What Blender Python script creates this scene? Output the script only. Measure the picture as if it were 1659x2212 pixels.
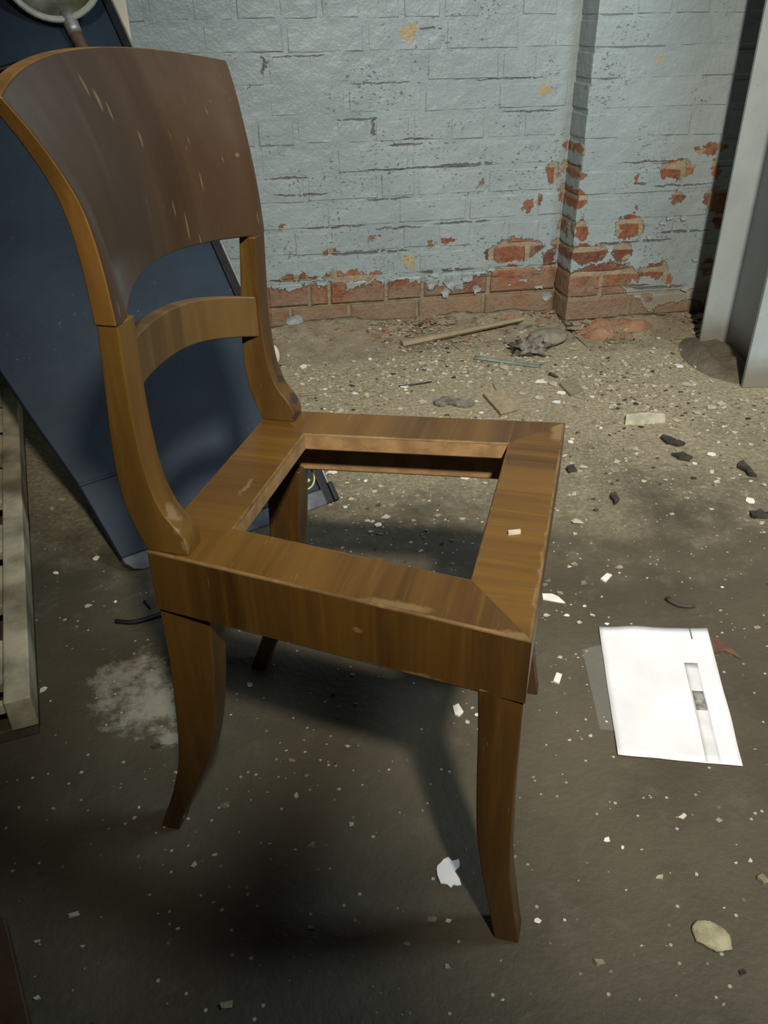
import bpy, math, random
from mathutils import Vector, Matrix, noise as mnoise

# ------------------------------------------------------------------ scene, camera, light
for o in list(bpy.data.objects):
    bpy.data.objects.remove(o, do_unlink=True)
S = bpy.context.scene
COL = S.collection
random.seed(7)

cam_d = bpy.data.cameras.new('camera')
cam_d.sensor_fit = 'VERTICAL'
cam_d.sensor_height = 36.0
cam_d.lens = 36.0 * 1792.47 / 2212.0
cam_d.clip_start = 0.02
cam = bpy.data.objects.new('camera', cam_d)
COL.objects.link(cam)
R_ = Vector((0.98230101, -0.18698859, -0.01095451))
U_ = Vector((0.10743292, 0.51453584, 0.85071207))
F_ = Vector((0.15343696, 0.8368322, -0.52551781))
cam.matrix_world = Matrix(((R_.x, U_.x, -F_.x, 0.03831683), (R_.y, U_.y, -F_.y, -0.90803615),
                           (R_.z, U_.z, -F_.z, 0.94603598), (0, 0, 0, 1)))
S.camera = cam

S.view_settings.view_transform = 'Standard'
S.view_settings.look = 'None'
S.view_settings.gamma = 1.0
S.view_settings.use_curve_mapping = False
S.view_settings.exposure = 0.0

world = bpy.data.worlds.new('dim_hall')
world.use_nodes = True
wb = world.node_tree.nodes['Background']
wb.inputs[0].default_value = (0.80, 0.92, 1.0, 1)
wb.inputs[1].default_value = 0.013
S.world = world


def aim(o, target):
    d = Vector(target) - o.location
    o.rotation_euler = d.to_track_quat('-Z', 'Y').to_euler()


def spot(name, loc, target, energy, color, radius, angle, blend):
    l = bpy.data.lights.new(name, 'SPOT')
    l.energy = energy; l.color = color; l.shadow_soft_size = radius
    l.spot_size = math.radians(angle); l.spot_blend = blend
    o = bpy.data.objects.new(name, l); COL.objects.link(o)
    o.location = loc; aim(o, target)
    return o


def area(name, loc, target, energy, color, sx, sy):
    l = bpy.data.lights.new(name, 'AREA')
    l.shape = 'RECTANGLE'; l.size = sx; l.size_y = sy
    l.energy = energy; l.color = color
    o = bpy.data.objects.new(name, l); COL.objects.link(o)
    o.location = loc; aim(o, target)
    return o


# the hall's work lamp behind the photographer and an added cool fill at right
spot('work_lamp_light', (0.25, -1.82, 2.35), (1.25, 1.25, 0.0), 560, (1.0, 0.93, 0.79), 0.085, 66, 1.0)
area('cool_wall_fill', (1.60, -0.40, 2.45), (1.35, 1.62, 0.6), 30, (0.76, 0.90, 1.0), 0.5, 0.6)


# ------------------------------------------------------------------ helpers
def mesh_obj(name, verts, faces, mats, parent=None, origin=(0, 0, 0), smooth=False, mi=None):
    me = bpy.data.meshes.new(name)
    ox, oy, oz = origin
    me.from_pydata([(v[0] - ox, v[1] - oy, v[2] - oz) for v in verts], [], faces)
    me.update()
    if not isinstance(mats, (list, tuple)):
        mats = [mats]
    for m in mats:
        me.materials.append(m)
    if mi:
        for p_, k in zip(me.polygons, mi):
            p_.material_index = k
    if smooth:
        for p_ in me.polygons:
            p_.use_smooth = True
    o = bpy.data.objects.new(name, me)
    COL.objects.link(o)
    o.location = origin
    if parent:
        o.parent = parent
    return o


def recalc(o):
    import bmesh
    bm = bmesh.new(); bm.from_mesh(o.data)
    bmesh.ops.recalc_face_normals(bm, faces=bm.faces)
    bm.to_mesh(o.data); bm.free()
    return o


def tag(o, label, cat=None, group=None, kind=None):
    if label: o['label'] = label
    if cat: o['category'] = cat
    if group: o['group'] = group
    if kind: o['kind'] = kind
    return o


def empty(name, loc, rz=0.0):
    o = bpy.data.objects.new(name, None)
    o.empty_display_size = 0.05
    COL.objects.link(o); o.location = loc; o.rotation_euler = (0, 0, rz)
    return o


def bevel(o, w, seg=2, ang=35):
    m = o.modifiers.new('bevel', 'BEVEL')
    m.width = w; m.segments = seg; m.limit_method = 'ANGLE'; m.angle_limit = math.radians(ang)
    for p_ in o.data.polygons:
        p_.use_smooth = True
    m.harden_normals = True
    return o


def box_vf(x0, x1, y0, y1, z0, z1):
    v = [(x0, y0, z0), (x1, y0, z0), (x1, y1, z0), (x0, y1, z0), (x0, y0, z1), (x1, y0, z1), (x1, y1, z1), (x0, y1, z1)]
    f = [(3, 2, 1, 0), (4, 5, 6, 7), (0, 1, 5, 4), (1, 2, 6, 5), (2, 3, 7, 6), (3, 0, 4, 7)]
    return v, f


def catmull(pts, n):
    out = []
    P = [Vector(p_) for p_ in pts]
    for i in range(len(P) - 1):
        a = P[max(i - 1, 0)]; b = P[i]; c = P[i + 1]; d = P[min(i + 2, len(P) - 1)]
        for k in range(n):
            t = k / n
            out.append(0.5 * ((2 * b) + (c - a) * t + (2 * a - 5 * b + 4 * c - d) * t * t + (3 * b - a - 3 * c + d) * t ** 3))
    out.append(P[-1])
    return out


def tube_vf(pts, radii, seg=10, flat=1.0, base=0):
    P = [Vector(p_) for p_ in pts]
    v, f = [], []
    up = Vector((0, 0, 1))
    for i, q in enumerate(P):
        d = (P[min(i + 1, len(P) - 1)] - P[max(i - 1, 0)]).normalized()
        a = d.cross(up)
        if a.length < 1e-3: a = d.cross(Vector((1, 0, 0)))
        a.normalize(); b = a.cross(d).normalized()
        r = radii[i] if isinstance(radii, (list, tuple)) else radii
        for k in range(seg):
            t = 2 * math.pi * k / seg
            v.append(tuple(q + a * (math.cos(t) * r) + b * (math.sin(t) * r * flat)))
    n = len(P)
    for i in range(n - 1):
        for k in range(seg):
            k2 = (k + 1) % seg
            f.append((base + i * seg + k, base + i * seg + k2, base + (i + 1) * seg + k2, base + (i + 1) * seg + k))
    f.append(tuple(base + k for k in range(seg)))
    f.append(tuple(base + (n - 1) * seg + k for k in reversed(range(seg))))
    return v, f


def slab_vf(top, th):
    """closed slab from a ring of 3D points (top) with thickness th downwards"""
    n = len(top)
    v = [tuple(p_) for p_ in top] + [(p_[0], p_[1], p_[2] - th) for p_ in top]
    f = [tuple(range(n)), tuple(reversed(range(n, 2 * n)))]
    for i in range(n):
        j = (i + 1) % n
        f.append((i, n + i, n + j, j))
    return v, f


def centroid(pts):
    n = len(pts)
    return (sum(p_[0] for p_ in pts) / n, sum(p_[1] for p_ in pts) / n, 0)


# ------------------------------------------------------------------ node helpers
class NT:
    def __init__(self, tree):
        self.t = tree; self.n = tree.nodes; self.l = tree.links

    def node(self, typ, **kw):
        nd = self.n.new(typ)
        for k, v_ in kw.items():
            setattr(nd, k, v_)
        return nd

    def link(self, a, b):
        self.l.new(a, b)

    def setin(self, sock, val):
        if hasattr(val, 'is_linked'):
            self.link(val, sock)
        else:
            sock.default_value = val

    def math(self, op, a, b=None, c=None, clamp=False):
        nd = self.node('ShaderNodeMath', operation=op, use_clamp=clamp)
        self.setin(nd.inputs[0], a)
        if b is not None: self.setin(nd.inputs[1], b)
        if c is not None: self.setin(nd.inputs[2], c)
        return nd.outputs[0]

    def vmath(self, op, a, b=None):
        nd = self.node('ShaderNodeVectorMath', operation=op)
        self.setin(nd.inputs[0], a)
        if b is not None: self.setin(nd.inputs[1], b)
        return nd.outputs['Value'] if op in ('LENGTH', 'DOT_PRODUCT') else nd.outputs[0]

    def noise(self, vec, scale, detail=4, rough=0.55, out='Fac', dist=0.0):
        nd = self.node('ShaderNodeTexNoise')
        nd.inputs['Scale'].default_value = scale; nd.inputs['Detail'].default_value = detail
        nd.inputs['Roughness'].default_value = rough; nd.inputs['Distortion'].default_value = dist
        if vec is not None: self.link(vec, nd.inputs['Vector'])
        return nd.outputs[out]

    def voro(self, vec, scale, out='Distance', feat='F1', rand=1.0):
        nd = self.node('ShaderNodeTexVoronoi', feature=feat)
        nd.inputs['Scale'].default_value = scale; nd.inputs['Randomness'].default_value = rand
        if vec is not None: self.link(vec, nd.inputs['Vector'])
        return nd.outputs[out]

    def step(self, x, lo, hi):
        nd = self.node('ShaderNodeMapRange', interpolation_type='SMOOTHSTEP')
        self.setin(nd.inputs[0], x)
        nd.inputs[1].default_value = lo; nd.inputs[2].default_value = hi
        nd.inputs[3].default_value = 0.0; nd.inputs[4].default_value = 1.0
        return nd.outputs[0]

    def mix(self, fac, a, b):
        nd = self.node('ShaderNodeMix', data_type='RGBA')
        self.setin(nd.inputs[0], fac)
        for s, v_ in ((nd.inputs[6], a), (nd.inputs[7], b)):
            if hasattr(v_, 'is_linked'): self.link(v_, s)
            else: s.default_value = (v_[0], v_[1], v_[2], 1)
        return nd.outputs[2]

    def scale(self, vec, s):
        return self.vmath('MULTIPLY', vec, s)

    def patch(self, vec, patches, axes=(1, 0, 1)):
        """min over ellipses of the normalised distance"""
        cur = None
        for c, r in patches:
            d = self.vmath('SUBTRACT', vec, c)
            d = self.vmath('MULTIPLY', d, tuple((1.0 / r[i]) if axes[i] else 0.0 for i in range(3)))
            L = self.vmath('LENGTH', d)
            cur = L if cur is None else self.math('MINIMUM', cur, L)
        return cur


def new_mat(name):
    m = bpy.data.materials.new(name); m.use_nodes = True
    nt = NT(m.node_tree)
    bs = m.node_tree.nodes['Principled BSDF']
    return m, nt, bs


def bump(nt, bs, height, strength=0.3, dist=0.01):
    b = nt.node('ShaderNodeBump')
    b.inputs['Strength'].default_value = strength; b.inputs['Distance'].default_value = dist
    nt.link(height, b.inputs['Height']); nt.link(b.outputs[0], bs.inputs['Normal'])


def simple(name, col, rough=0.7, var=0.25, scale=25.0, metal=0.0, bmp=0.15, spec=0.4, coord='Object'):
    m, nt, bs = new_mat(name)
    tc = nt.node('ShaderNodeTexCoord').outputs[coord]
    n1 = nt.noise(tc, scale, 5)
    d = tuple(c * (1 - var) for c in col); l = tuple(min(1, c * (1 + var)) for c in col)
    nt.link(nt.mix(nt.step(n1, 0.3, 0.7), d, l), bs.inputs['Base Color'])
    bs.inputs['Roughness'].default_value = rough; bs.inputs['Metallic'].default_value = metal
    bs.inputs['Specular IOR Level'].default_value = spec
    if bmp:
        bump(nt, bs, nt.noise(tc, scale * 6, 4), bmp, 0.003)
    return m


# ------------------------------------------------------------------ paint mask shared by bricks and mortar
BARE = [  # ((x, 0, z), (rx, 1, rz)) bare brick where the paint has fallen off
    ((0.9729, 0, 0.2374), (0.0935, 1, 0.0365)),
    ((1.0854, 0, 0.4764), (0.0264, 1, 0.0278)),
    ((1.0096, 0, 0.3718), (0.0220, 1, 0.0144)),
    ((1.0512, 0, 0.3969), (0.0126, 1, 0.0129)),
    ((0.6973, 0, 0.2740), (0.0154, 1, 0.0073)),
    ((0.7540, 0, 0.2825), (0.0217, 1, 0.0088)),
    ((0.3582, 0, 0.2659), (0.0222, 1, 0.0087)),
    ((0.8507, 0, 0.4507), (0.0106, 1, 0.0083)),
    ((0.5005, 0, 0.3053), (0.0149, 1, 0.0086)),
    ((0.2036, 0, 0.3496), (0.0100, 1, 0.0069)),
    ((0.9943, 0, 0.1675), (0.0818, 1, 0.0156)),
    ((1.0971, 0, 0.1997), (0.0230, 1, 0.0310)),
    ((0.4299, 0, 0.1850), (0.0913, 1, 0.0135)),
    ((0.8049, 0, 0.0941), (0.1138, 1, 0.0222)),
    ((1.1131, 0, 0.1209), (0.0200, 1, 0.0482)),
    ((0.2503, 0, 0.1920), (0.0593, 1, 0.0118)),
    ((1.4468, 0, 0.4825), (0.0567, 1, 0.0274)),
    ((1.4882, 0, 0.4943), (0.0347, 1, 0.0109)),
    ((1.5530, 0, 0.5426), (0.0504, 1, 0.0148)),
    ((1.4665, 0, 0.4032), (0.0240, 1, 0.0198)),
    ((1.6050, 0, 0.3897), (0.0458, 1, 0.0360)),
    ((1.6226, 0, 0.3315), (0.0232, 1, 0.0295)),
    ((1.3117, 0, 0.3189), (0.0479, 1, 0.0350)),
    ((1.3031, 0, 0.2392), (0.0389, 1, 0.0300)),
    ((1.4221, 0, 0.1749), (0.0500, 1, 0.0248)),
    ((1.6181, 0, 0.1750), (0.0204, 1, 0.0282)),
    ((1.3154, 0, 0.4650), (0.0093, 1, 0.0164)),
    ((1.5820, 0, 0.4810), (0.0112, 1, 0.0249)),
    ((1.1318, 0, 0.4120), (0.0214, 1, 0.0305)),
    ((1.1504, 0, 0.3203), (0.0250, 1, 0.0346)),
    ((1.1259, 0, 0.4865), (0.0150, 1, 0.0188)),
    ((1.1225, 0, 0.5522), (0.0148, 1, 0.0117)),
    ((1.1756, 0, 0.2422), (0.0719, 1, 0.0268)),
    ((1.2416, 0, 0.1634), (0.1280, 1, 0.0433)),
    ((1.2370, 0, 0.0756), (0.0999, 1, 0.0287)),
    ((1.3219, 0, 0.3751), (0.0095, 1, 0.0085)),
    ((1.4172, 0, 0.0868), (0.0237, 1, 0.0128)),
    ((1.4736, 0, 0.1455), (0.0135, 1, 0.0110)),
]
CREAM = [  # chips that show the cream undercoat
    ((0.6163, 0, 0.8678), (0.0269, 1, 0.0194)),
    ((1.0356, 0, 0.7076), (0.0206, 1, 0.0138)),
    ((0.6196, 0, 0.2239), (0.0231, 1, 0.0224)),
    ((1.0247, 0, 0.7141), (0.0117, 1, 0.0175)),
    ((1.3320, 0, 0.7930), (0.0116, 1, 0.0107)),
]


CRACK = [  # open cracks along the bed joints
    ((0.6706, 0, 0.5044), (0.2077, 1, 0.0029)),
    ((0.8030, 0, 0.5083), (0.0897, 1, 0.0034)),
    ((0.4771, 0, 0.2575), (0.1439, 1, 0.0044)),
    ((0.2812, 0, 0.4439), (0.0850, 1, 0.0027)),
    ((0.4583, 0, 0.6459), (0.0582, 1, 0.0025)),
    ((0.5078, 0, 0.6230), (0.0056, 1, 0.0227)),
    ((0.6121, 0, 0.5722), (0.0575, 1, 0.0032)),
    ((0.1993, 0, 0.7936), (0.0052, 1, 0.0253)),
    ((0.2917, 0, 0.8122), (0.0786, 1, 0.0023)),
    ((0.6406, 0, 0.5867), (0.0431, 1, 0.0026)),
    ((0.2425, 0, 0.4920), (0.0697, 1, 0.0026)),
    ((0.2499, 0, 0.1846), (0.0892, 1, 0.0059)),
    ((0.3763, 0, 0.3432), (0.1026, 1, 0.0028)),
    ((0.5830, 0, 0.3294), (0.0753, 1, 0.0029)),
    ((0.7952, 0, 0.3354), (0.0928, 1, 0.0029)),
    ((0.6782, 0, 0.8760), (0.0325, 1, 0.0023)),
    ((0.5538, 0, 0.4175), (0.0737, 1, 0.0027)),
    ((0.7383, 0, 0.1836), (0.0950, 1, 0.0061)),
    ((0.8664, 0, 0.1524), (0.0808, 1, 0.0047)),
    ((0.5290, 0, 0.7390), (0.0824, 1, 0.0019)),
    ((0.9211, 0, 0.7414), (0.1013, 1, 0.0020)),
    ((1.0009, 0, 0.6518), (0.0893, 1, 0.0023)),
    ((1.3409, 0, 0.4503), (0.0343, 1, 0.0034)),
    ((1.4678, 0, 0.4379), (0.0958, 1, 0.0025)),
    ((1.3863, 0, 0.2713), (0.0816, 1, 0.0030)),
    ((1.4706, 0, 0.2959), (0.0426, 1, 0.0044)),
    ((1.5279, 0, 0.2928), (0.0661, 1, 0.0030)),
    ((1.2747, 0, 0.2702), (0.0643, 1, 0.0044)),
    ((1.3462, 0, 0.5107), (0.0929, 1, 0.0020)),
    ((1.4455, 0, 0.1163), (0.1017, 1, 0.0047)),
    ((1.3120, 0, 0.1251), (0.0999, 1, 0.0063)),
]


def mask_group():
    g = bpy.data.node_groups.new('peeled_paint_mask', 'ShaderNodeTree')
    for nm in ('Bare', 'Cream', 'Chip', 'Height'):
        g.interface.new_socket(nm, in_out='OUTPUT', socket_type='NodeSocketFloat')
    nt = NT(g)
    out = nt.node('NodeGroupOutput')
    pos = nt.node('ShaderNodeNewGeometry').outputs['Position']
    wob = nt.vmath('SUBTRACT', nt.noise(pos, 26, 5, 0.65, 'Color'), (0.5, 0.5, 0.5))
    pd = nt.vmath('ADD', pos, nt.scale(wob, (0.085, 0.0, 0.075)))
    fine = nt.vmath('SUBTRACT', nt.noise(pos, 110, 3, 0.6, 'Color'), (0.5, 0.5, 0.5))
    pd = nt.vmath('ADD', pd, nt.scale(fine, (0.026, 0.0, 0.026)))
    d = nt.patch(pd, BARE)
    bare = nt.step(d, 1.06, 0.98)
    # the foot of the wall has lost its paint altogether
    sx = nt.node('ShaderNodeSeparateXYZ'); nt.link(pd, sx.inputs[0])
    lowf = nt.noise(pos, 7.0, 3, 0.6)
    lim = nt.math('ADD', nt.math('MULTIPLY', lowf, 0.20), 0.055)
    lim = nt.math('SUBTRACT', lim, nt.math('MULTIPLY', nt.step(sx.outputs[0], 1.22, 1.42), 0.11))
    low = nt.step(nt.math('SUBTRACT', lim, sx.outputs[2]), -0.002, 0.003)
    bare = nt.math('MAXIMUM', bare, low)
    # a few stray flecks, more of them close to the floor
    fl = nt.noise(pos, 34, 4, 0.6)
    thr = nt.math('ADD', 0.70, nt.math('MULTIPLY', sx.outputs[2], 0.16))
    fleck = nt.step(nt.math('SUBTRACT', fl, thr), 0.0, 0.012)
    bare = nt.math('MAXIMUM', bare, fleck)
    nt.link(bare, out.inputs['Bare'])
    cd = nt.patch(pd, CREAM)
    nt.link(nt.step(cd, 1.06, 0.96), out.inputs['Cream'])
    # blistered, chipped paint film: groups of small pits
    reg = nt.step(nt.math('SUBTRACT', nt.noise(pos, 5.5, 4, 0.65), nt.math('MULTIPLY', sx.outputs[2], 0.12)), 0.40, 0.54)
    pit = nt.noise(nt.scale(pos, (1.0, 1.0, 1.9)), 75, 4, 0.7)
    chip = nt.math('MULTIPLY', nt.step(pit, 0.60, 0.70), reg)
    pc_ = nt.vmath('ADD', pos, nt.scale(wob, (0.06, 0.0, 0.020)))
    crk = nt.step(nt.patch(pc_, CRACK), 1.1, 0.8)
    crk = nt.math('MULTIPLY', crk, nt.step(nt.noise(pos, 45, 3, 0.6), 0.36, 0.46))
    chip = nt.math('MAXIMUM', chip, nt.math('MULTIPLY', crk, 1.5))
    nt.link(chip, out.inputs['Chip'])
    h = nt.math('ADD', nt.math('MULTIPLY', nt.noise(pos, 22, 5, 0.6), 0.5), nt.math('MULTIPLY', nt.noise(pos, 120, 4, 0.6), 0.12))
    rough = nt.math('ADD', nt.noise(pos, 48, 6, 0.75), nt.noise(pos, 18, 3, 0.6))
    h = nt.math('SUBTRACT', h, nt.math('MULTIPLY', bare, nt.math('MULTIPLY', rough, 0.95)))
    h = nt.math('SUBTRACT', h, nt.math('MULTIPLY', chip, 0.30))
    nt.link(h, out.inputs['Height'])
    return g


MASK = mask_group()


def wall_mat(name, bare_a, bare_b, per_object):
    m, nt, bs = new_mat(name)
    gn = nt.node('ShaderNodeGroup'); gn.node_tree = MASK
    pos = nt.node('ShaderNodeNewGeometry').outputs['Position']
    n1 = nt.noise(pos, 40, 5, 0.7)
    bc = nt.mix(nt.step(n1, 0.3, 0.72), bare_a, bare_b)
    if per_object:
        oi = nt.node('ShaderNodeObjectInfo').outputs['Random']
        bc = nt.mix(nt.math('MULTIPLY', nt.step(oi, 0.72, 1.0), 0.7), bc, (0.10, 0.035, 0.030))
        bc = nt.mix(nt.math('MULTIPLY', nt.step(oi, 0.35, 0.0), 0.45), bc, (0.44, 0.17, 0.07))
    # pale lime bloom and grey dust in blotches
    bc = nt.mix(nt.math('MULTIPLY', nt.step(nt.noise(pos, 17, 5, 0.75), 0.44, 0.68), 0.62), bc, (0.31, 0.24, 0.165))
    pn = nt.noise(pos, 3.2, 4, 0.6)
    pc = nt.mix(nt.step(pn, 0.3, 0.7), (0.245, 0.296, 0.308), (0.292, 0.345, 0.358))
    streak = nt.noise(nt.scale(pos, (1, 1, 0.35)), 30, 5, 0.7)
    pc = nt.mix(nt.math('MULTIPLY', nt.step(streak, 0.55, 0.8), 0.35), pc, (0.19, 0.215, 0.22))
    pc = nt.mix(nt.math('MULTIPLY', gn.outputs['Chip'], 0.62, clamp=True), pc, (0.10, 0.098, 0.098))
    pc = nt.mix(gn.outputs['Cream'], pc, (0.36, 0.29, 0.16))
    allc = nt.mix(gn.outputs['Bare'], pc, bc)
    sz = nt.node('ShaderNodeSeparateXYZ'); nt.link(pos, sz.inputs[0])
    dirt = nt.step(nt.math('SUBTRACT', nt.math('MULTIPLY', nt.noise(pos, 9, 5, 0.7), 0.34), sz.outputs[2]), -0.02, 0.12)
    allc = nt.mix(nt.math('MULTIPLY', dirt, 0.75), allc, (0.27, 0.215, 0.145))
    nt.link(allc, bs.inputs['Base Color'])
    r = nt.math('ADD', 0.42, nt.math('MULTIPLY', gn.outputs['Bare'], 0.45))
    nt.link(r, bs.inputs['Roughness'])
    bump(nt, bs, gn.outputs['Height'], 0.85, 0.013)
    return m


M_BRICK = wall_mat('painted_red_brick', (0.17, 0.058, 0.032), (0.34, 0.125, 0.062), True)
M_MORTAR = wall_mat('painted_lime_mortar', (0.30, 0.24, 0.16), (0.42, 0.35, 0.25), False)


def floor_mat():
    m, nt, bs = new_mat('dusty_concrete')
    pos = nt.node('ShaderNodeNewGeometry').outputs['Position']
    sx = nt.node('ShaderNodeSeparateXYZ'); nt.link(pos, sx.inputs[0])
    n1 = nt.noise(pos, 3.0, 6, 0.6); n2 = nt.noise(pos, 18, 6, 0.65); n3 = nt.noise(pos, 90, 4, 0.6)
    base = nt.mix(nt.step(n1, 0.3, 0.7), (0.066, 0.056, 0.038), (0.108, 0.091, 0.061))
    base = nt.mix(nt.math('MULTIPLY', nt.step(n2, 0.52, 0.75), 0.55), base, (0.13, 0.115, 0.085))
    # crumbled plaster dust lies thick towards the wall
    dm = nt.math('ADD', sx.outputs[1], nt.math('MULTIPLY', nt.math('SUBTRACT', n1, 0.5), 0.9))
    dm = nt.math('ADD', dm, nt.math('MULTIPLY', nt.math('SUBTRACT', n2, 0.5), 0.55))
    dm = nt.math('ADD', dm, nt.math('MULTIPLY', sx.outputs[0], 0.10))
    dust = nt.math('MULTIPLY', nt.step(dm, 0.30, 1.15), 0.95)
    dc = nt.mix(nt.step(n3, 0.35, 0.68), (0.25, 0.21, 0.135), (0.42, 0.365, 0.255))
    col = nt.mix(dust, base, dc)
    # dried plaster spill beside the rear chair leg
    wob = nt.scale(nt.vmath('SUBTRACT', nt.noise(pos, 24, 5, 0.7, 'Color'), (0.5, 0.5, 0.5)), (0.16, 0.16, 0))
    sp = nt.patch(nt.vmath('ADD', pos, wob), [((-0.185, 0.145, 0), (0.060, 0.085, 1)), ((-0.135, 0.075, 0), (0.030, 0.05, 1))], (1, 1, 0))
    spm = nt.math('MULTIPLY', nt.step(sp, 1.25, 0.75), nt.step(n2, 0.36, 0.56))
    col = nt.mix(nt.math('MULTIPLY', spm, 0.8), col, (0.36, 0.34, 0.27))
    # speckle of tiny crumbs
    v1 = nt.voro(pos, 95, 'Distance'); vc = nt.voro(pos, 95, 'Color')
    sc = nt.node('ShaderNodeSeparateColor'); nt.link(vc, sc.inputs[0])
    sel = nt.step(nt.math('ADD', sc.outputs[0], nt.math('MULTIPLY', dust, 0.22)), 0.90, 0.96)
    spk = nt.math('MULTIPLY', nt.step(v1, 0.30, 0.16), sel)
    col = nt.mix(nt.math('MULTIPLY', spk, 0.8), col, (0.50, 0.46, 0.36))
    nt.link(col, bs.inputs['Base Color'])
    nt.link(nt.math('ADD', 0.55, nt.math('MULTIPLY', dust, 0.35)), bs.inputs['Roughness'])
    bs.inputs['Specular IOR Level'].default_value = 0.3
    h = nt.math('ADD', nt.math('MULTIPLY', n2, 0.5), nt.math('MULTIPLY', n3, 0.35))
    h = nt.math('ADD', h, nt.math('MULTIPLY', spk, 0.4))
    bump(nt, bs, h, 0.6, 0.008)
    return m


M_FLOOR = floor_mat()

# ------------------------------------------------------------------ room shell
YW = 1.75      # brick face of the back wall
YP = 1.635     # brick face of the pilaster
XP = 1.13      # left side of the pilaster
# unseen post added behind the camera to throw soft shade on the near floor
M_ADDED_POST = simple('added_post_timber', (0.20, 0.15, 0.09), 0.8, 0.3, 20)
v, f = box_vf(0.11, 0.232, -1.36, -1.24, 0.0, 1.56)
tag(mesh_obj('shade_post_1', v, f, M_ADDED_POST), 'added unseen post behind the camera that shades the near floor', kind='structure')
v, f = box_vf(-3.0, 3.4, -3.2, YW + 0.3, -0.12, 0.0)
tag(mesh_obj('floor', v, f, M_FLOOR), 'dark dusty concrete floor strewn with paint flakes', kind='structure')

def wall_core(name, x0, x1, y, y1, z1, gx0, gx1, side, label):
    """solid wall whose face towards the room is an uneven bed of mortar and old paint"""
    xs = [x0] + [gx0 + (gx1 - gx0) * i / int((gx1 - gx0) / 0.0115) for i in range(int((gx1 - gx0) / 0.0115) + 1)] + [x1]
    xs = sorted(set(round(q, 5) for q in xs))
    zs = [0.0115 * i for i in range(115)] + [1.6, 2.0, z1]
    v, f = [], []
    for z in zs:
        for x in xs:
            q = Vector((x, z, 4.7 if side else 0.3))
            n = 0.0022 * mnoise.noise(q * 21) + 0.0016 * mnoise.noise(q * 55)
            low = max(0.0, min(1.0, ((0.175 if not side else 0.12) - z) / 0.05))
            d = 0.0014 + n + low * (0.0055 + 0.006 * max(0, mnoise.noise(q * 40)))
            if x in (xs[0], xs[-1]): d = 0.0014
            v.append((x, y + d, z))
    W_ = len(xs)
    for j in range(len(zs) - 1):
        for i in range(W_ - 1):
            a = j * W_ + i
            f.append((a, a + 1, a + W_ + 1, a + W_))
    n0 = len(v)
    v += [(x0, y1, 0), (x1, y1, 0), (x1, y1, z1), (x0, y1, z1)]
    T = (len(zs) - 1) * W_
    f.append((n0 + 1, n0, n0 + 3, n0 + 2))
    f.append(tuple([n0, n0 + 1] + list(range(W_ - 1, -1, -1))))
    f.append(tuple([n0 + 2, n0 + 3] + list(range(T, T + W_))))
    f.append(tuple([n0 + 3, n0] + [j * W_ for j in range(len(zs))]))
    f.append(tuple([n0 + 1, n0 + 2] + [j * W_ + W_ - 1 for j in range(len(zs) - 1, -1, -1)]))
    o = mesh_obj(name, v, f, M_MORTAR)
    for p_ in o.data.polygons:
        p_.use_smooth = len(p_.vertices) == 4
    return tag(o, label, kind='structure')


wall = wall_core('wall_back', -3.0, XP + 0.05, YW, YW + 0.30, 2.7, -0.6, XP + 0.03, False, 'pale blue painted brick wall peeling to bare red brick at its foot')
pil = wall_core('wall_pilaster', XP + 0.0020, 3.4, YP, YW + 0.30, 2.7, XP + 0.012, 2.0, True, 'projecting brick pier with peeling pale blue paint, right of the wall corner')


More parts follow.
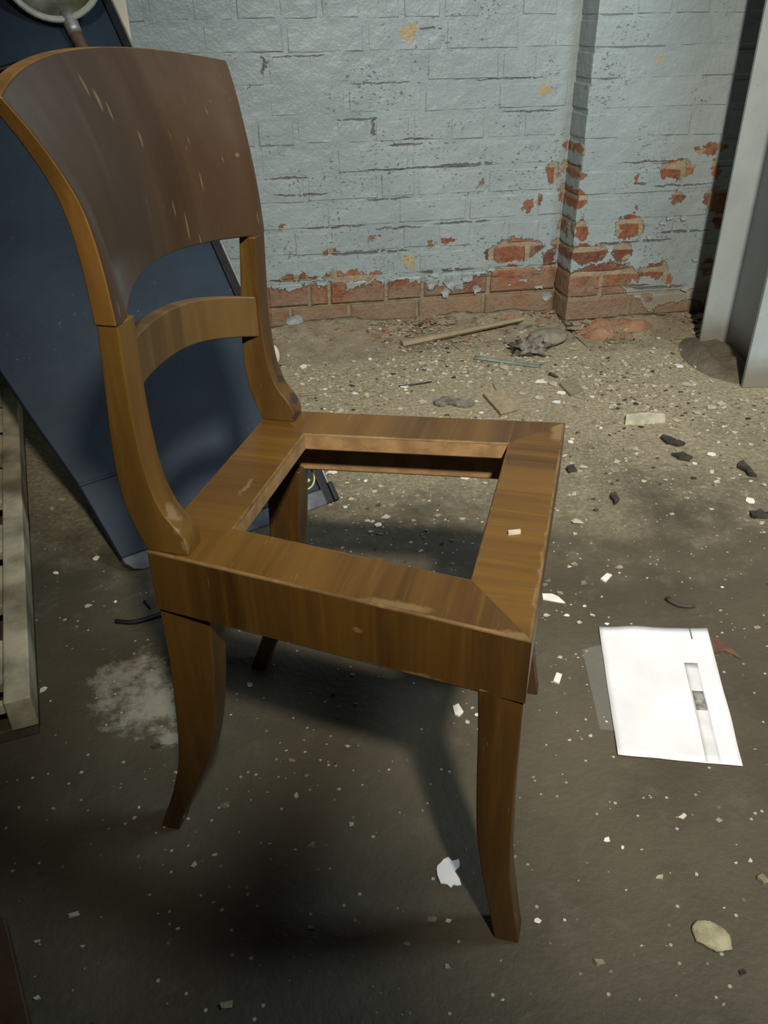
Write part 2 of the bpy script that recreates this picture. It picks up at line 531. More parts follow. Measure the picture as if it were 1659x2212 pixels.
def brick_mesh(w, h, seed, depth=0.05, corner=None):
    """brick with a worn, slightly uneven face towards -y and rounded arrises; corner = depth of the left return face"""
    rnd = random.Random(seed)
    b = 0.005
    v, f = [], []
    if corner is None:
        nx, nz = (4 if w > 0.15 else 2), 2
        for j in range(nz + 1):
            for i in range(nx + 1):
                v.append((b + (w - 2 * b) * i / nx + rnd.uniform(-1, 1) * 0.0012, rnd.uniform(-0.0012, 0.0006), b + (h - 2 * b) * j / nz + rnd.uniform(-1, 1) * 0.0014))
        W_ = nx + 1
        for j in range(nz):
            for i in range(nx):
                a = j * W_ + i
                f.append((a, a + 1, a + W_ + 1, a + W_))
        ring = [i for i in range(nx + 1)] + [nz_ * W_ + nx for nz_ in range(1, nz + 1)] + [nz * W_ + i for i in range(nx - 1, -1, -1)] + [nz_ * W_ for nz_ in range(nz - 1, 0, -1)]
        n0 = len(v)
        for r in ring:
            x, y, z = v[r]
            X = 0 if x < 2 * b else (w if x > w - 2 * b else x)
            Z = 0 if z < 2 * b else (h if z > h - 2 * b else z)
            v.append((X, 0.0042, Z))
        n1 = len(v)
        m = len(ring)
        for r in range(4):
            v.append(((0, w, w, 0)[r], depth, (0, 0, h, h)[r]))
        for k in range(m):
            k2 = (k + 1) % m
            f.append((ring[k], n0 + k, n0 + k2, ring[k2]))
        # sides as four n-gons
        cs = [0, nx, nx + nz, 2 * nx + nz, m]
        for s in range(4):
            idx = [n0 + (k % m) for k in range(cs[s], cs[s + 1] + 1)]
            f.append(tuple([n1 + s] + [n1 + (s + 1) % 4] + list(reversed(idx))))
    else:
        # box with chamfered vertical arris, both faces worn
        d = corner
        prof = [(w, 0.0), (w * 0.5, rnd.uniform(-0.003, 0)), (0.006, rnd.uniform(-0.001, 0.001)), (0.0015, 0.0015), (rnd.uniform(-0.001, 0.001), 0.006), (rnd.uniform(-0.003, 0), d * 0.5), (0.0, d)]
        lev = [0.0, 0.005, h - 0.005, h]
        for k, z in enumerate(lev):
            ins = 0.004 if k in (0, 3) else 0.0
            for (x, y) in prof:
                v.append((x + (ins if x < w * 0.4 else 0), y + (ins if y < d * 0.4 else 0), z))
            v.append((w, d, z))
        m = len(prof) + 1
        for k in range(3):
            for i in range(m):
                j = (i + 1) % m
                f.append((k * m + i, (k + 1) * m + i, (k + 1) * m + j, k * m + j))
        f.append(tuple(range(m))); f.append(tuple(reversed(range(3 * m, 4 * m))))
    me = bpy.data.meshes.new('brick')
    me.from_pydata(v, [], f); me.update()
    import bmesh
    bm = bmesh.new(); bm.from_mesh(me); bmesh.ops.recalc_face_normals(bm, faces=bm.faces); bm.to_mesh(me); bm.free()
    me.materials.append(M_BRICK)
    return me


CP, BH, Z0 = 0.080, 0.070, 0.021       # course pitch, brick height, bed of the first course
cache = {}


def get_brick(w, k, corner=None):
    key = (round(w, 3), k, corner)
    if key not in cache:
        cache[key] = brick_mesh(w, BH, hash(key) % 100000, corner=corner)
    return cache[key]


def rows_for(kind, ci, x0, x1, start):
    xs = []
    x = start
    ws = {'S': 0.218, 'H': 0.106}
    pat = kind; i = 0
    while x < x1:
        w = ws[pat[i % len(pat)]]; i += 1
        a, b_ = max(x, x0), min(x + w, x1)
        if b_ - a > 0.035: xs.append((a, b_))
        x += w + 0.010
    return xs


rest_v, rest_f = [], []


def put_brick(a, b_, ci, parent, y, singles):
    w = b_ - a
    z = Z0 + ci * CP + random.uniform(-0.002, 0.002)
    yy = y + random.uniform(-0.0012, 0.0014) - (0.0032 if ci < 2 and parent is wall else 0.0)
    if singles:
        std = 0.218 if abs(w - 0.218) < 1e-3 else (0.106 if abs(w - 0.106) < 1e-3 else None)
        me = get_brick(std, random.randrange(6)) if std else brick_mesh(w, BH, random.randrange(99999))
        o = bpy.data.objects.new('brick', me); COL.objects.link(o); o.parent = parent
        o.location = (a, yy, z)
        o.rotation_euler = (random.uniform(-0.010, 0.010), random.uniform(-0.010, 0.010), random.uniform(-0.005, 0.005))
    else:
        me = get_brick(round(w, 3), 0) if abs(w - 0.218) < 1e-3 or abs(w - 0.106) < 1e-3 else brick_mesh(w, BH, 5)
        n0 = len(rest_v)
        rest_v.extend([(q.co.x + a, q.co.y + yy, q.co.z + z) for q in me.vertices])
        rest_f.extend([tuple(i + n0 for i in p_.vertices) for p_ in me.polygons])


# courses measured from the photograph at the wall foot, a garden-wall bond above
MEAS = {0: [(-0.05, 0.148), (0.158, 0.219), (0.230, 0.411), (0.424, 0.642), (0.654, 0.872), (0.884, 1.125)],
        1: [(-0.10, 0.03), (0.04, 0.148), (0.158, 0.284), (0.295, 0.349), (0.360, 0.536), (0.550, 0.660), (0.672, 0.885), (0.900, 1.125)],
        2: [(-0.08, 0.138), (0.148, 0.245), (0.256, 0.364), (0.378, 0.552), (0.564, 0.640), (0.652, 0.890), (0.902, 1.015), (1.027, 1.125)]}
PATS = ['S', 'SH', 'S', 'H', 'S', 'SSH', 'S', 'H']
singles_top = 16
for ci in range(0, 33):
    if ci in MEAS:
        row = rows_for('S', ci, -0.9, MEAS[ci][0][0] - 0.01, -0.95) + MEAS[ci]
    else:
        st = -0.93 + [0.0, 0.11, 0.06, 0.02, 0.15, 0.09, 0.19, 0.05][ci % 8] - 0.23
        row = rows_for(PATS[ci % 8], ci, -0.9, XP - 0.005, st)
    for a, b_ in row:
        put_brick(a, b_, ci, wall, YW, ci < singles_top and b_ > -0.45)
    for a, b_ in rows_for('S', ci, -2.98, -0.91, -3.1 + 0.11 * (ci % 2)):
        put_brick(a, b_, ci, wall, YW, False)
rb = mesh_obj('brick_courses', rest_v, rest_f, M_BRICK, wall)
rb['kind'] = 'stuff'
rest_v.clear(); rest_f.clear()
for ci in range(0, 33):
    cw = 0.218 if ci % 2 == 0 else 0.106
    if ci < singles_top:
        me = get_brick(cw, ci % 5, corner=YW - YP + 0.01)
        o = bpy.data.objects.new('brick', me); COL.objects.link(o); o.parent = pil
        o.location = (XP + random.uniform(-0.002, 0.001), YP + random.uniform(-0.002, 0.002), Z0 + ci * CP)
    else:
        put_brick(XP, XP + cw, ci, pil, YP, False)
    row = rows_for('S' if ci % 4 != 3 else 'H', ci, XP + cw + 0.010, 3.38, XP + cw + 0.010)
    for a, b_ in row:
        put_brick(a, b_, ci, pil, YP, ci < singles_top and a < 1.95)
rb = mesh_obj('brick_courses', rest_v, rest_f, M_BRICK, pil)
rb['kind'] = 'stuff'

# curled scales of paint still hanging on the wall
M_SCALE = simple('loose_paint', (0.235, 0.262, 0.270), 0.7, 0.3, 40)
rs = random.Random(3)


def paint_scale(x, z, s, y, parent):
    n = 10
    v, f = [], []
    ang0 = rs.uniform(0, 6.28)
    top = []
    for k in range(n):
        t = ang0 + 2 * math.pi * k / n
        r = s * rs.uniform(0.35, 1.15)
        dx, dz = math.cos(t) * r * 1.3, math.sin(t) * r
        out = 0.002 + max(0, -dz / s) * s * 0.30 * rs.uniform(0.6, 1.2)
        top.append((x + dx, y - out - 0.002, z + dz))
    v = top + [(a, b + 0.0015, c) for a, b, c in top] + [(x, y - 0.004, z), (x, y - 0.0025, z)]
    c0 = 2 * n
    for k in range(n):
        j = (k + 1) % n
        f += [(k, j, c0), (n + j, n + k, c0 + 1), (k, n + k, n + j, j)]
    o = mesh_obj('paint_scale', v, f, M_SCALE, parent, origin=(x, y, z))
    return recalc(o)


for (x, z, s) in [(0.7071, 0.1779, 0.020), (0.7632, 0.1437, 0.026), (0.8104, 0.1560, 0.018), (0.8523, 0.1145, 0.016), (0.7403, 0.1142, 0.018), (0.6922, 0.1406, 0.014), (1.0125, 0.1431, 0.020), (1.0722, 0.1156, 0.015), (0.9646, 0.1305, 0.014), (0.2337, 0.0563, 0.022), (0.8968, 0.1813, 0.012), (0.3245, 0.1872, 0.010), (1.1011, 0.0738, 0.020), (1.4463, 0.3405, 0.012), (1.4992, 0.3407, 0.012), (1.3838, 0.2860, 0.010), (1.4247, 0.3273, 0.012), (1.5626, 0.2013, 0.012), (1.5472, 0.1095, 0.015)]:
    paint_scale(x, z, s, YW if x < XP else YP, wall if x < XP else pil)

# ------------------------------------------------------------------ wood materials of the chair
def wood(name, sc, cd, cm, cl, rough=0.36, worn=(), worn_col=(0.23, 0.155, 0.07), marks=(), mark_col=(0.03, 0.02, 0.02), coat=0.25, fine=1.0, wobs=0.020):
    m, nt, bs = new_mat(name)
    tc = nt.node('ShaderNodeTexCoord').outputs['Object']
    v = nt.scale(tc, sc)
    n1 = nt.noise(v, 0.35, 4, 0.6, dist=0.4); n2 = nt.noise(v, 2.2, 5, 0.65); n0 = nt.noise(tc, 9, 4, 0.6)
    col = nt.mix(nt.step(n1, 0.30, 0.70), cd, cm)
    col = nt.mix(nt.math('MULTIPLY', nt.step(n2, 0.48, 0.75), 0.36 * fine), col, cl)
    col = nt.mix(nt.math('MULTIPLY', nt.step(n0, 0.55, 0.78), 0.35), col, cd)
    wob = nt.scale(nt.vmath('SUBTRACT', nt.noise(tc, 60, 4, 0.7, 'Color'), (0.5, 0.5, 0.5)), (wobs, wobs, wobs))
    pd = nt.vmath('ADD', tc, wob)
    if worn:
        d = nt.patch(pd, worn, (1, 1, 1))
        col = nt.mix(nt.math('MULTIPLY', nt.step(d, 1.25, 0.6), 0.6), col, worn_col)
    if marks:
        d2 = nt.patch(pd, marks, (1, 1, 1))
        col = nt.mix(nt.math('MULTIPLY', nt.step(d2, 1.05, 0.85), 0.9), col, mark_col)
    # hairline scratches along the grain
    s1 = nt.noise(nt.scale(tc, tuple(q * 1.6 for q in sc)), 6.0, 2, 0.5)
    s2 = nt.noise(tc, 14, 2)
    scr = nt.math('MULTIPLY', nt.step(s1, 0.70, 0.74), nt.step(s2, 0.55, 0.65))
    col = nt.mix(nt.math('MULTIPLY', scr, 0.45), col, (0.45, 0.33, 0.18))
    nt.link(col, bs.inputs['Base Color'])
    nt.link(nt.math('ADD', rough, nt.math('MULTIPLY', nt.step(n0, 0.35, 0.75), 0.2)), bs.inputs['Roughness'])
    bs.inputs['Coat Weight'].default_value = coat; bs.inputs['Coat Roughness'].default_value = 0.3
    bump(nt, bs, nt.math('ADD', nt.math('MULTIPLY', n2, 0.5), nt.math('MULTIPLY', nt.noise(tc, 150, 3), 0.4)), 0.12, 0.003)
    return m


D_, Mi, Li = (0.062, 0.027, 0.0040), (0.142, 0.069, 0.0095), (0.19, 0.100, 0.018)
M_SIDE = wood('veneer_side_rail', (55, 2, 2), D_, Mi, Li, 0.38,
              worn=[((0.272, -0.208, 0.46), (0.035, 0.007, 0.008)), ((0.385, -0.226, 0.460), (0.03, 0.007, 0.006)), ((0.30, -0.216, 0.386), (0.02, 0.02, 0.005)), ((0.235, -0.214, 0.425), (0.007, 0.02, 0.004))])
M_FRONT = wood('veneer_front_rail', (2, 55, 2), D_, Mi, Li, 0.36, worn=[((0.403, -0.12, 0.46), (0.005, 0.12, 0.02)), ((0.395, 0.20, 0.46), (0.012, 0.03, 0.02))])
M_BACKR = wood('veneer_back_rail', (2, 45, 2), (0.066, 0.029, 0.0045), (0.142, 0.069, 0.0105), Li, 0.36, worn=[((0.05, -0.03, 0.46), (0.004, 0.02, 0.01))])
M_LEG = wood('leg_wood', (40, 40, 3), (0.042, 0.019, 0.0035), (0.105, 0.051, 0.0085), (0.15, 0.08, 0.016), 0.42)
M_POST = wood('post_wood', (45, 45, 3), (0.052, 0.024, 0.0045), (0.145, 0.075, 0.0135), (0.20, 0.115, 0.03), 0.38,
              worn=[((0.031, -0.166, 0.506), (0.012, 0.008, 0.010)), ((0.046, -0.180, 0.478), (0.005, 0.005, 0.012)), ((0.038, -0.180, 0.492), (0.006, 0.005, 0.006))], worn_col=(0.28, 0.19, 0.10),
              marks=[((0.022, 0.165, 0.515), (0.008, 0.008, 0.007)), ((0.04, 0.165, 0.487), (0.008, 0.012, 0.009)), ((0.05, 0.158, 0.468), (0.010, 0.014, 0.007)), ((0.014, 0.162, 0.54), (0.005, 0.005, 0.006))])
M_CREST = wood('crest_veneer', (6, 26, 2), (0.036, 0.020, 0.0105), (0.056, 0.033, 0.017), (0.085, 0.054, 0.026), 0.34, coat=0.3, fine=0.7, wobs=0.005, worn=[((-0.05, -0.038, 0.882), (0.05, 0.0022, 0.010)), ((-0.05, -0.026, 0.868), (0.05, 0.003, 0.010)), ((-0.05, -0.014, 0.857), (0.05, 0.0018, 0.008)), ((-0.05, 0.043, 0.756), (0.05, 0.0012, 0.010)), ((-0.05, 0.058, 0.735), (0.05, 0.0015, 0.016)), ((-0.05, 0.074, 0.716), (0.05, 0.0012, 0.010)), ((-0.05, 0.020, 0.828), (0.05, 0.0016, 0.008)), ((-0.02, 0.155, 0.795), (0.05, 0.003, 0.0025)), ((-0.02, 0.165, 0.722), (0.05, 0.0014, 0.010)), ((-0.02, 0.172, 0.720), (0.05, 0.0012, 0.008)), ((-0.05, 0.095, 0.775), (0.05, 0.0012, 0.012))], worn_col=(0.20, 0.135, 0.07))
M_EDGE = wood('crest_edge', (30, 30, 4), (0.10, 0.043, 0.008), (0.24, 0.12, 0.024), (0.31, 0.17, 0.05), 0.40)
M_STAY = wood('stay_veneer', (4, 40, 3), (0.064, 0.036, 0.011), (0.118, 0.068, 0.021), (0.17, 0.105, 0.04), 0.38)
M_OUTER_SHADED = wood('veneer_outer_shaded', (50, 50, 2), (0.040, 0.018, 0.003), (0.098, 0.047, 0.007), (0.15, 0.078, 0.014), 0.42,  # outer rail faces coloured darker to deepen their shade
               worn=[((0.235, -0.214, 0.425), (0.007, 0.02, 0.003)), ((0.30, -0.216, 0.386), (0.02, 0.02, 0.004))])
M_WORN = wood('worn_edge_wood', (40, 40, 40), (0.08, 0.04, 0.009), (0.18, 0.105, 0.035), (0.30, 0.20, 0.09), 0.6, coat=0.0)
M_INNER = simple('raw_inner_wood', (0.26, 0.155, 0.07), 0.7, 0.25, 40)

# ------------------------------------------------------------------ the chair (x forward, y to its left, origin at the back centre)
RZ = math.radians(-25)
chair = empty('dining_chair', (0, 0, 0), RZ)
tag(chair, 'brown wooden dining chair with curved back and empty open seat frame', 'chair')
H, RH = 0.462, 0.078
WF, WB, DP = 0.458 / 2, 0.358 / 2, 0.4015
RW, RF, RB = 0.0713, 0.0679, 0.0716
sl = (WF - WB) / DP


def yin(x): return WB + sl * x - RW


OUT = {'nf': (DP, -WF), 'ff': (DP, WF), 'nb': (0.0, -WB), 'fb': (0.0, WB)}
INN = {'nf': (DP - RF, -yin(DP - RF)), 'ff': (DP - RF, yin(DP - RF)), 'nb': (RB, -yin(RB)), 'fb': (RB, yin(RB))}


def rail(name, a, b_, mat):
    sec = [(0, H), (1, H), (1, H - 0.024), (0.40, H - 0.024), (0.40, H - RH), (0, H - RH)]
    v = []
    N = 6
    for i in range(N + 1):
        t = i / N
        for w, z in sec:
            pa = (OUT[a][0] + (INN[a][0] - OUT[a][0]) * w, OUT[a][1] + (INN[a][1] - OUT[a][1]) * w)
            pb = (OUT[b_][0] + (INN[b_][0] - OUT[b_][0]) * w, OUT[b_][1] + (INN[b_][1] - OUT[b_][1]) * w)
            v.append((pa[0] + (pb[0] - pa[0]) * t, pa[1] + (pb[1] - pa[1]) * t, z))
    f, mi = [], []
    m = len(sec)
    for i in range(N):
        for k in range(m):
            k2 = (k + 1) % m
            f.append((i * m + k, i * m + k2, (i + 1) * m + k2, (i + 1) * m + k))
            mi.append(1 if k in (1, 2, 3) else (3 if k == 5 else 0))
    f.append(tuple(range(m))); f.append(tuple(reversed(range(N * m, (N + 1) * m)))); mi += [0, 0]
    o = mesh_obj(name, v, f, [mat, M_INNER, M_WORN, M_OUTER_SHADED], chair, mi=mi)
    recalc(o)
    at = o.data.attributes.new('bevel_weight_edge', 'FLOAT', 'EDGE')
    for e in o.data.edges:
        a_, c_ = e.vertices
        if a_ // m != c_ // m and a_ % m == c_ % m: at.data[e.index].value = 1.0
    sh = o.data.attributes.new('sharp_edge', 'BOOLEAN', 'EDGE')
    for e in o.data.edges:
        a_, c_ = e.vertices
        if a_ // m == c_ // m and a_ // m in (0, N): sh.data[e.index].value = True
    bevel(o, 0.0028, 2)
    o.modifiers['bevel'].limit_method = 'WEIGHT'
    o.modifiers['bevel'].material = 2
    return o


rail('side_rail', 'nb', 'nf', M_SIDE)
rail('side_rail', 'fb', 'ff', M_SIDE)
rail('front_rail', 'nf', 'ff', M_FRONT)
rail('back_rail', 'nb', 'fb', M_BACKR)


def ribbon(name, front, back, ya, yb, mat, parent, n=5, taper=None):
    """solid between a front and a back profile in the xz plane, from y = ya to y = yb"""
    A = catmull([(x, 0, z) for x, z in front], n); B = catmull([(x, 0, z) for x, z in back], n)
    v, f = [], []
    N = len(A)
    for i in range(N):
        k = taper(i / (N - 1)) if taper else 0.0
        y0 = ya + (yb - ya) * k; y1 = yb
        v += [(A[i].x, y0, A[i].z), (A[i].x, y1, A[i].z), (B[i].x, y1, B[i].z), (B[i].x, y0, B[i].z)]
    for i in range(N - 1):
        for k in range(4):
            k2 = (k + 1) % 4
            f.append((i * 4 + k, i * 4 + k2, (i + 1) * 4 + k2, (i + 1) * 4 + k))
    f.append((0, 1, 2, 3)); f.append(tuple(reversed(range((N - 1) * 4, N * 4))))
    o = mesh_obj(name, v, f, mat, parent)
    recalc(o)
    return bevel(o, 0.0022, 2)


FL_F = [(0.400, 0.390), (0.400, 0.327), (0.400, 0.26), (0.402, 0.188), (0.405, 0.126), (0.4115, 0.077), (0.420, 0.020), (0.424, 0.0)]
FL_B = [(0.356, 0.390), (0.359, 0.327), (0.361, 0.26), (0.3645, 0.188), (0.372, 0.126), (0.381, 0.077), (0.391, 0.020), (0.395, 0.0)]
BL_F = [(0.059, 0.390), (0.053, 0.301), (0.042, 0.218), (0.025, 0.149), (-0.003, 0.082), (-0.028, 0.025), (-0.036, 0.0)]
BL_B = [(-0.001, 0.390), (-0.002, 0.295), (-0.008, 0.205), (-0.016, 0.140), (-0.033, 0.078), (-0.054, 0.022), (-0.062, 0.0)]
for s in (-1, 1):
    tp = lambda t: 0.12 * t
    dx = 0.0 if s < 0 else -0.017
    ribbon('leg', [(a + dx, z) for a, z in FL_F], [(a + dx, z) for a, z in FL_B], s * (WF - 0.040), s * (WF - (0.004 if s < 0 else 0.012)), M_LEG, chair, taper=tp)
    db = 0.0 if s < 0 else -0.007
    ribbon('leg', [(a + db * min(1.0, z / 0.2), z) for a, z in BL_F], BL_B, s * (WB - 0.040), s * (WB - 0.003), M_LEG, chair, taper=tp)

PF = [(0.047, 0.4615), (0.046, 0.478), (0.040, 0.490), (0.026, 0.510), (0.0165, 0.542), (0.0125, 0.582), (0.0115, 0.62), (0.0125, 0.66), (0.0138, 0.704)]
PB = [(0.000, 0.4615), (-0.006, 0.479), (-0.011, 0.494), (-0.016, 0.515), (-0.0185, 0.545), (-0.0175, 0.585), (-0.0145, 0.62), (-0.011, 0.66), (-0.0075, 0.704)]
for s in (-1, 1):
    ribbon('post', PF, PB, s * 0.147, s * 0.1782, M_POST, chair)

# crest: a broad panel bowed backwards and curling back towards its top
XF = [(0.70, 0.0145), (0.747, 0.0115), (0.79, 0.006), (0.82, -0.001), (0.858, -0.014), (0.888, -0.028), (0.915, -0.043)]
HWp = [(0.70, 0.1795), (0.79, 0.1795), (0.82, 0.184), (0.858, 0.197), (0.888, 0.2095), (0.915, 0.218)]


def lerp(tab, z):
    """smooth curve through the table"""
    n = len(tab)
    sl_ = []
    for k in range(n):
        a, b_ = tab[max(k - 1, 0)], tab[min(k + 1, n - 1)]
        sl_.append((b_[1] - a[1]) / (b_[0] - a[0]))
    for k in range(n - 1):
        (a, b_), (c, d) = tab[k], tab[k + 1]
        if z <= c or k == n - 2:
            h = c - a; t = (z - a) / h
            return ((2 * t ** 3 - 3 * t * t + 1) * b_ + (t ** 3 - 2 * t * t + t) * h * sl_[k]
                    + (-2 * t ** 3 + 3 * t * t) * d + (t ** 3 - t * t) * h * sl_[k + 1])


def crest():
    NY, NZ = 32, 24
    v, f, mi = [], [], []
    def layer(back):
        for j in range(NZ + 1):
            tz = j / NZ
            for i in range(NY + 1):
                q = -1 + 2 * i / NY
                zt = 0.888 + 0.022 * (1 - q * q)
                zb = 0.702 + 0.012 * (1 - min(1.0, abs(q) / 0.90) ** 2)
                z = zb + (zt - zb) * tz
                zz = 0.702 + (0.888 - 0.702) * tz
                hw = lerp(HWp, zz)
                lim = 0.90 + 0.10 * min(1.0, tz * 1.1)
                bow = (0.048 + 0.003 * tz) * (1 - min(1.0, abs(q) / lim) ** (1.8 + 0.2 * tz))
                x = lerp(XF, zz) - bow
                if back:
                    x -= 0.0235 - 0.006 * tz
                v.append((x, q * hw, z))
    layer(False); layer(True)
    n = (NY + 1) * (NZ + 1)
    W_ = NY + 1
    for j in range(NZ):
        for i in range(NY):
            a = j * W_ + i
            f.append((a, a + 1, a + W_ + 1, a + W_)); mi.append(0)
            f.append((n + a, n + a + W_, n + a + W_ + 1, n + a + 1)); mi.append(0)
    for i in range(NY):
        f.append((i, n + i, n + i + 1, i + 1)); mi.append(1)
        a = NZ * W_ + i
        f.append((a, a + 1, n + a + 1, n + a)); mi.append(1)
    for j in range(NZ):
        a = j * W_
        f.append((a, a + W_, n + a + W_, n + a)); mi.append(1)
        a = j * W_ + NY
        f.append((a, n + a, n + a + W_, a + W_)); mi.append(1)
    o = mesh_obj('backrest', v, f, [M_CREST, M_EDGE], chair, mi=mi)
    recalc(o)
    return bevel(o, 0.0025, 2, 50)


tag(crest(), 'broad dark brown curved backrest panel')


def stay():
    NY = 26
    v, f = [], []
    for i in range(NY + 1):
        q = -1 + 2 * i / NY
        y = q * 0.150
        x = 0.010 - 0.056 * (1 - abs(q) ** 3.0)
        up = 0.020 * (1 - q * q)
        v += [(x, y, 0.578 + up), (x, y, 0.630 + up), (x - 0.018, y, 0.630 + up), (x - 0.018, y, 0.578 + up)]
    for i in range(NY):
        for k in range(4):
            k2 = (k + 1) % 4
            f.append((i * 4 + k, i * 4 + k2, (i + 1) * 4 + k2, (i + 1) * 4 + k))
    f.append((0, 1, 2, 3)); f.append(tuple(reversed(range(NY * 4, NY * 4 + 4))))
    o = mesh_obj('cross_rail', v, f, M_STAY, chair)
    recalc(o)
    return bevel(o, 0.002, 2)


stay()

# ------------------------------------------------------------------ blue panel leaning behind the chair
def blue_mat():
    m, nt, bs = new_mat('blue_enamel')
    tc = nt.node('ShaderNodeTexCoord').outputs['Object']
    n1 = nt.noise(tc, 4, 5, 0.6); n2 = nt.noise(nt.scale(tc, (1, 1, 0.5)), 60, 4, 0.7)
    col = nt.mix(nt.step(n1, 0.3, 0.7), (0.0135, 0.0225, 0.036), (0.023, 0.037, 0.056))
    s = nt.noise(nt.scale(tc, (60, 60, 7)), 1.6, 2); s2 = nt.noise(tc, 7, 2)
    scr = nt.math('MULTIPLY', nt.step(s, 0.70, 0.75), nt.step(s2, 0.5, 0.62))
    col = nt.mix(nt.math('MULTIPLY', scr, 0.4), col, (0.16, 0.20, 0.26))
    col = nt.mix(nt.math('MULTIPLY', nt.step(n2, 0.62, 0.8), 0.25), col, (0.10, 0.12, 0.15))
    nt.link(col, bs.inputs['Base Color'])
    bs.inputs['Roughness'].default_value = 0.6; bs.inputs['Specular IOR Level'].default_value = 0.3
    bump(nt, bs, nt.math('ADD', n1, nt.math('MULTIPLY', n2, 0.3)), 0.25, 0.006)
    return m


M_BLUE = blue_mat()
M_BLACK = simple('shadow_band_black', (0.008, 0.008, 0.010), 0.55, 0.3, 30)
M_GREYST = simple('scuffed_grey_strip', (0.105, 0.112, 0.125), 0.6, 0.35, 30)
M_YELL = simple('yellow_print', (0.52, 0.50, 0.12), 0.6, 0.1, 60)
M_ALU = simple('dull_metal', (0.34, 0.34, 0.33), 0.45, 0.2, 30, 0.6)

PB_ = Vector((0.21787, 0.66451, 0.00000))
bv = Vector((-0.91186, -0.41050, 0.00000)); uv_ = Vector((-0.29027, 0.64478, 0.70711)); Nv = Vector((0.29027, -0.64478, 0.70711))
panel = empty('leaning_panel', PB_)
tag(panel, 'large dark blue panel leaning against the wall behind the chair', 'panel')
TL_ = 1.60


def bulge(s, t):
    return 0.028 * (1 - min(1, abs(s / 0.30 - 0.85)) ** 2) * min(1.0, t / 0.3)


def P3(s, t, h=0.0):
    q = bv * s + uv_ * t + Nv * (h + bulge(s, t))
    return (q.x, q.y, q.z)


LEFT = [(0.0, 0.440), (0.008, 0.462), (0.025, 0.474), (0.08, 0.481), (0.20, 0.498), (0.34, 0.528), (0.47, 0.553), (0.80, 0.60), (1.2, 0.64), (TL_, 0.66)]
RAD = {}


def left_s(t):
    for (a, b_), (c, d) in zip(LEFT, LEFT[1:]):
        if t <= c: return b_ + (d - b_) * (t - a) / (c - a)
    return LEFT[-1][1]


def sheet(name, ts, s_from, s_to, h_top, h_bot, mat, parent, ns=14):
    v, f = [], []
    nt_ = len(ts)
    for h in (h_top, h_bot):
        for t in ts:
            a, b_ = s_from(t), s_to(t)
            for i in range(ns + 1):
                v.append(P3(a + (b_ - a) * i / ns, t, h))
    W_ = ns + 1; n = W_ * nt_
    for j in range(nt_ - 1):
        for i in range(ns):
            a = j * W_ + i
            f.append((a, a + 1, a + W_ + 1, a + W_)); f.append((n + a, n + a + W_, n + a + W_ + 1, n + a + 1))
        a = j * W_; f.append((a, a + W_, n + a + W_, n + a))
        a = j * W_ + ns; f.append((a, n + a, n + a + W_, a + W_))
    for i in range(ns):
        f.append((i, n + i, n + i + 1, i + 1))
        a = (nt_ - 1) * W_ + i; f.append((a, a + 1, n + a + 1, n + a))
    o = mesh_obj(name, v, f, mat, parent, smooth=False)
    recalc(o)
    return bevel(o, 0.003, 2, 40)


ts_all = [0.0, 0.008, 0.025, 0.05, 0.08, 0.14, 0.20, 0.27, 0.34, 0.47, 0.64, 0.80, 1.0, 1.2, 1.4, TL_]
H0 = 0.006
sheet('face_sheet', [0.036, 0.05, 0.08, 0.14, 0.20, 0.27, 0.34, 0.47, 0.64, 0.80, 1.0, 1.2, 1.4, TL_], lambda t: 0.024, left_s, 0.0, -0.020, M_BLUE, panel)
tag(sheet('bottom_strip', [0.0, 0.008, 0.025, 0.036], lambda t: 0.004, left_s, 0.003, -0.020, M_GREYST, panel), 'scuffed grey strip along the lower edge')
sheet('edge_strip', [0.0, 0.1, 0.3, 0.6, 1.0, 1.3, TL_], lambda t: 0.003, lambda t: 0.024, 0.004, -0.020, M_BLACK, panel, 2)
sheet('metal_rim', [0.0, 0.1, 0.3, 0.6, 1.0, 1.3, TL_], lambda t: -0.003, lambda t: 0.003, 0.006, -0.021, M_ALU, panel, 1)
sheet('corner_clip', [0.0, 0.02, 0.045], lambda t: -0.008, lambda t: 0.004, 0.010, -0.02, M_BLACK, panel, 1)
# seam pressed across the lower left
sheet('seam', [0.196, 0.199, 0.203], lambda t: 0.40, lambda t: 0.499, 0.0022, -0.002, M_BLUE, panel, 6)
# shadow across the upper left, modelled as a dark band
def shadow_band():
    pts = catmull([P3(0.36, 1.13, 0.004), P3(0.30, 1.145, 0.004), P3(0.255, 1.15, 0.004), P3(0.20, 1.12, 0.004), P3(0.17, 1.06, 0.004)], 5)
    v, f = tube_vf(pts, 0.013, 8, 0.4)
    o = mesh_obj('shadow_band', v, f, M_BLACK, panel, smooth=True)
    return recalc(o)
shadow_band()
